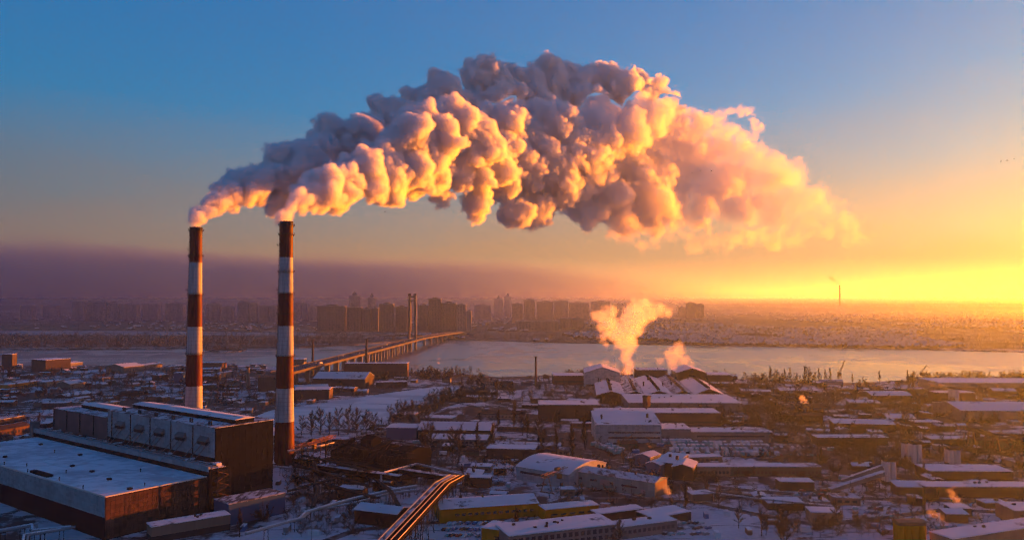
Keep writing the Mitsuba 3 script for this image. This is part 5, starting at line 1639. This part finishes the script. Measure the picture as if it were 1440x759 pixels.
fY = W(885, 553)[1]
steam('big steam cloud rising from the second nave of the gabled factory roofs', [(885, 545, 3.5), (884, 540, 5), (880, 532, 8), (882, 522, 9), (886, 512, 9), (880, 502, 9), (883, 492, 10), (884, 480, 14), (880, 466, 17), (888, 450, 18, 5), (892, 438, 16, 5), (904, 430, 13), (900, 446, 16), (893, 462, 13), (914, 440, 14, -8), (927, 436, 11, -12), (938, 440, 8, -14), (868, 470, 14, 22), (857, 455, 14, 34), (847, 446, 13, 38), (838, 444, 10, 42), (860, 439, 11, 36), (845, 460, 9, 40), (848, 474, 8, 38), (852, 484, 6, 34), (872, 482, 11, 18), (855, 468, 10, 36)], fY, .12, 5, k=1.02, vox=1.1, dens=.8, soft=6, g=.4)
fY2 = W(948, 548)[1]
steam('smaller steam cloud left of the dark gabled hall', [(950, 538, 3), (949, 530, 5), (947, 520, 8), (945, 508, 10), (952, 498, 12), (955, 488, 10), (941, 500, 9), (963, 506, 9), (973, 512, 6), (930, 506, 7)], fY2, .07, 6, k=1.05, vox=1.3, dens=.6, soft=5)
steam('low steam drifting over the blue grey gabled hall', [(832, 514, 6), (842, 511, 5), (852, 511, 7), (864, 514, 6)], fY2 + 60, .05, 7, vox=1.3, dens=.5, soft=4)
steam('small orange puff beside the diagonal road, far right of the factory', [(1138, 576, 1.5), (1136, 571, 2.5), (1132, 565, 4), (1128, 559, 4)], W(1138, 578)[1], .14, 8)
steam('thin steam wisp rising from the blue shed by the curved road', [(921, 636, 1.3), (918, 632, 2), (914, 628, 2.6), (910, 624, 2.2)], W(921, 645)[1], .12, 9, vox=.6)
steam('orange steam puff at the right end of the teal warehouse', [(948, 704, 2), (946, 699, 3), (942, 693, 4), (938, 687, 4), (936, 682, 3)], W(948, 708)[1], .16, 10, vox=.6)
steam('orange steam rising from the steaming dark hut near the right edge', [(1348, 716, 1.6), (1347, 710, 2.6), (1345, 703, 4), (1340, 696, 5), (1336, 690, 5), (1342, 684, 4)], W(1348, 720)[1], .13, 11, vox=.6)
steam('orange steam blowing left over the hall in the lower right corner', [(1339, 748, 1.6), (1336, 742, 3), (1331, 736, 4), (1325, 730, 5), (1318, 724, 5), (1310, 720, 5)], W(1339, 757)[1], .10, 12, vox=.6)
steam('thin wisp above the thin white roofed shed on the right', [(1236, 624, 1), (1233, 619, 1.6), (1230, 614, 1.6)], W(1236, 626)[1], .12, 13, vox=.6)
steam('small orange plume above the river bank, right of the bridge', [(618, 521, 2), (617.5, 516, 2.2), (617, 510, 2.4), (617, 504, 1.8), (617, 500, 1.2)], W(618, 522)[1], .15, 14, k=.95, vox=.9)
# a bank of brown smog lying over the far left of the city
bx0, bx1, by0, by1, bz1 = -6500.0, 6500.0, 3350.0, 6600.0, 455.0
gx, gy, gz = np.meshgrid(np.linspace(bx0, bx1, 190), np.linspace(by0, by1, 50), np.linspace(-3, bz1, 48), indexing='ij')
gu = 720 + F * gx / gy
gt = np.interp(gu, [-400, 0, 180, 280, 400, 600, 800, 1000, 1100], [80, 82, 80, 70, 64, 52, 38, 18, 0]) * (gy / F) * .98 + 124 + 150 * (meshkit.fbm(np.stack([gx / 620, gy / 900, gz * 0], -1), 4) - .5)
gt = np.minimum(gt, bz1 - 15)
gd = np.clip((gt - gz) / 75, 0, 1) * np.clip((1050 - gu) / 500, 0, 1) * np.clip((5600 - gy) / 300, 0, 1) * np.clip((gx - bx0) / 600, 0, 1) * np.clip((gy - by0) / 500, 0, 1) * np.clip((by1 - gy) / 300, 0, 1)
gd = np.maximum(gd, .22 * np.clip((95 + 50 * (meshkit.fbm(np.stack([gx / 900, gy / 900, gz * 0 + 4], -1), 3) - .5) - gz) / 70, 0, 1) * np.clip((gy - by0) / 900, 0, 1) * np.clip((by1 - gy) / 300, 0, 1))
gd *= .7 + .6 * meshkit.fbm(np.stack([gx / 500, gy / 900, gz / 120], -1), 3)
scene['smog_air'] = {'type': 'heterogeneous', 'albedo': {'type': 'rgb', 'value': [.36, .43, .66]}, 'scale': 1.9e-3, 'phase': {'type': 'hg', 'g': .86},
                     'sigma_t': {'type': 'gridvolume', 'grid': mi.VolumeGrid(np.ascontiguousarray(gd.astype(np.float32).transpose(2, 1, 0))[..., None]), 'to_world': T().translate([bx0, by0, -3]).scale([bx1 - bx0, by1 - by0, bz1 + 3])}}
scene['smog'] = {'type': 'cube', 'to_world': T().translate([(bx0 + bx1) / 2, (by0 + by1) / 2, (bz1 - 3) / 2]).scale([(bx1 - bx0) / 2, (by1 - by0) / 2, (bz1 + 3) / 2]), 'bsdf': {'type': 'null'}, 'interior': {'type': 'ref', 'id': 'smog_air'}, 'exterior': {'type': 'ref', 'id': 'haze_air'}}
labels['smog'] = {'label': 'purple grey smog bank lying over the far left city', 'kind': 'stuff', 'category': 'smog'}
fs_ = W(1181, 429.5)
smoke('smoke_plume', 'faint smoke of the far slender chimney on the right horizon', 'smoke plume', [(at(u, v, fs_[1]), r * fs_[1] / F, .4) for u, v, r in ((1180.5, 400, 1.8), (1178, 397, 2.4), (1174, 394, 3), (1170, 391, 3.2), (1166, 390, 2.4), (1163, 388, 1.8))], 9, 15, .09, 5, albedo=.75, rough=.3, levels=((14, .42),), cvox=18)

top = 500.0
scene['haze'] = {'type': 'cube', 'to_world': T().translate([0, 10000, (top - 4) / 2]).scale([39000, 49000, (top + 4) / 2]), 'bsdf': {'type': 'null'}, 'interior': {'type': 'ref', 'id': 'haze_air'}}
labels['haze'] = {'label': 'cold hazy air over the city and river', 'kind': 'stuff', 'category': 'haze'}
labels['sky'] = {'label': 'dawn sky, blue above and yellow near the sun', 'kind': 'structure'}
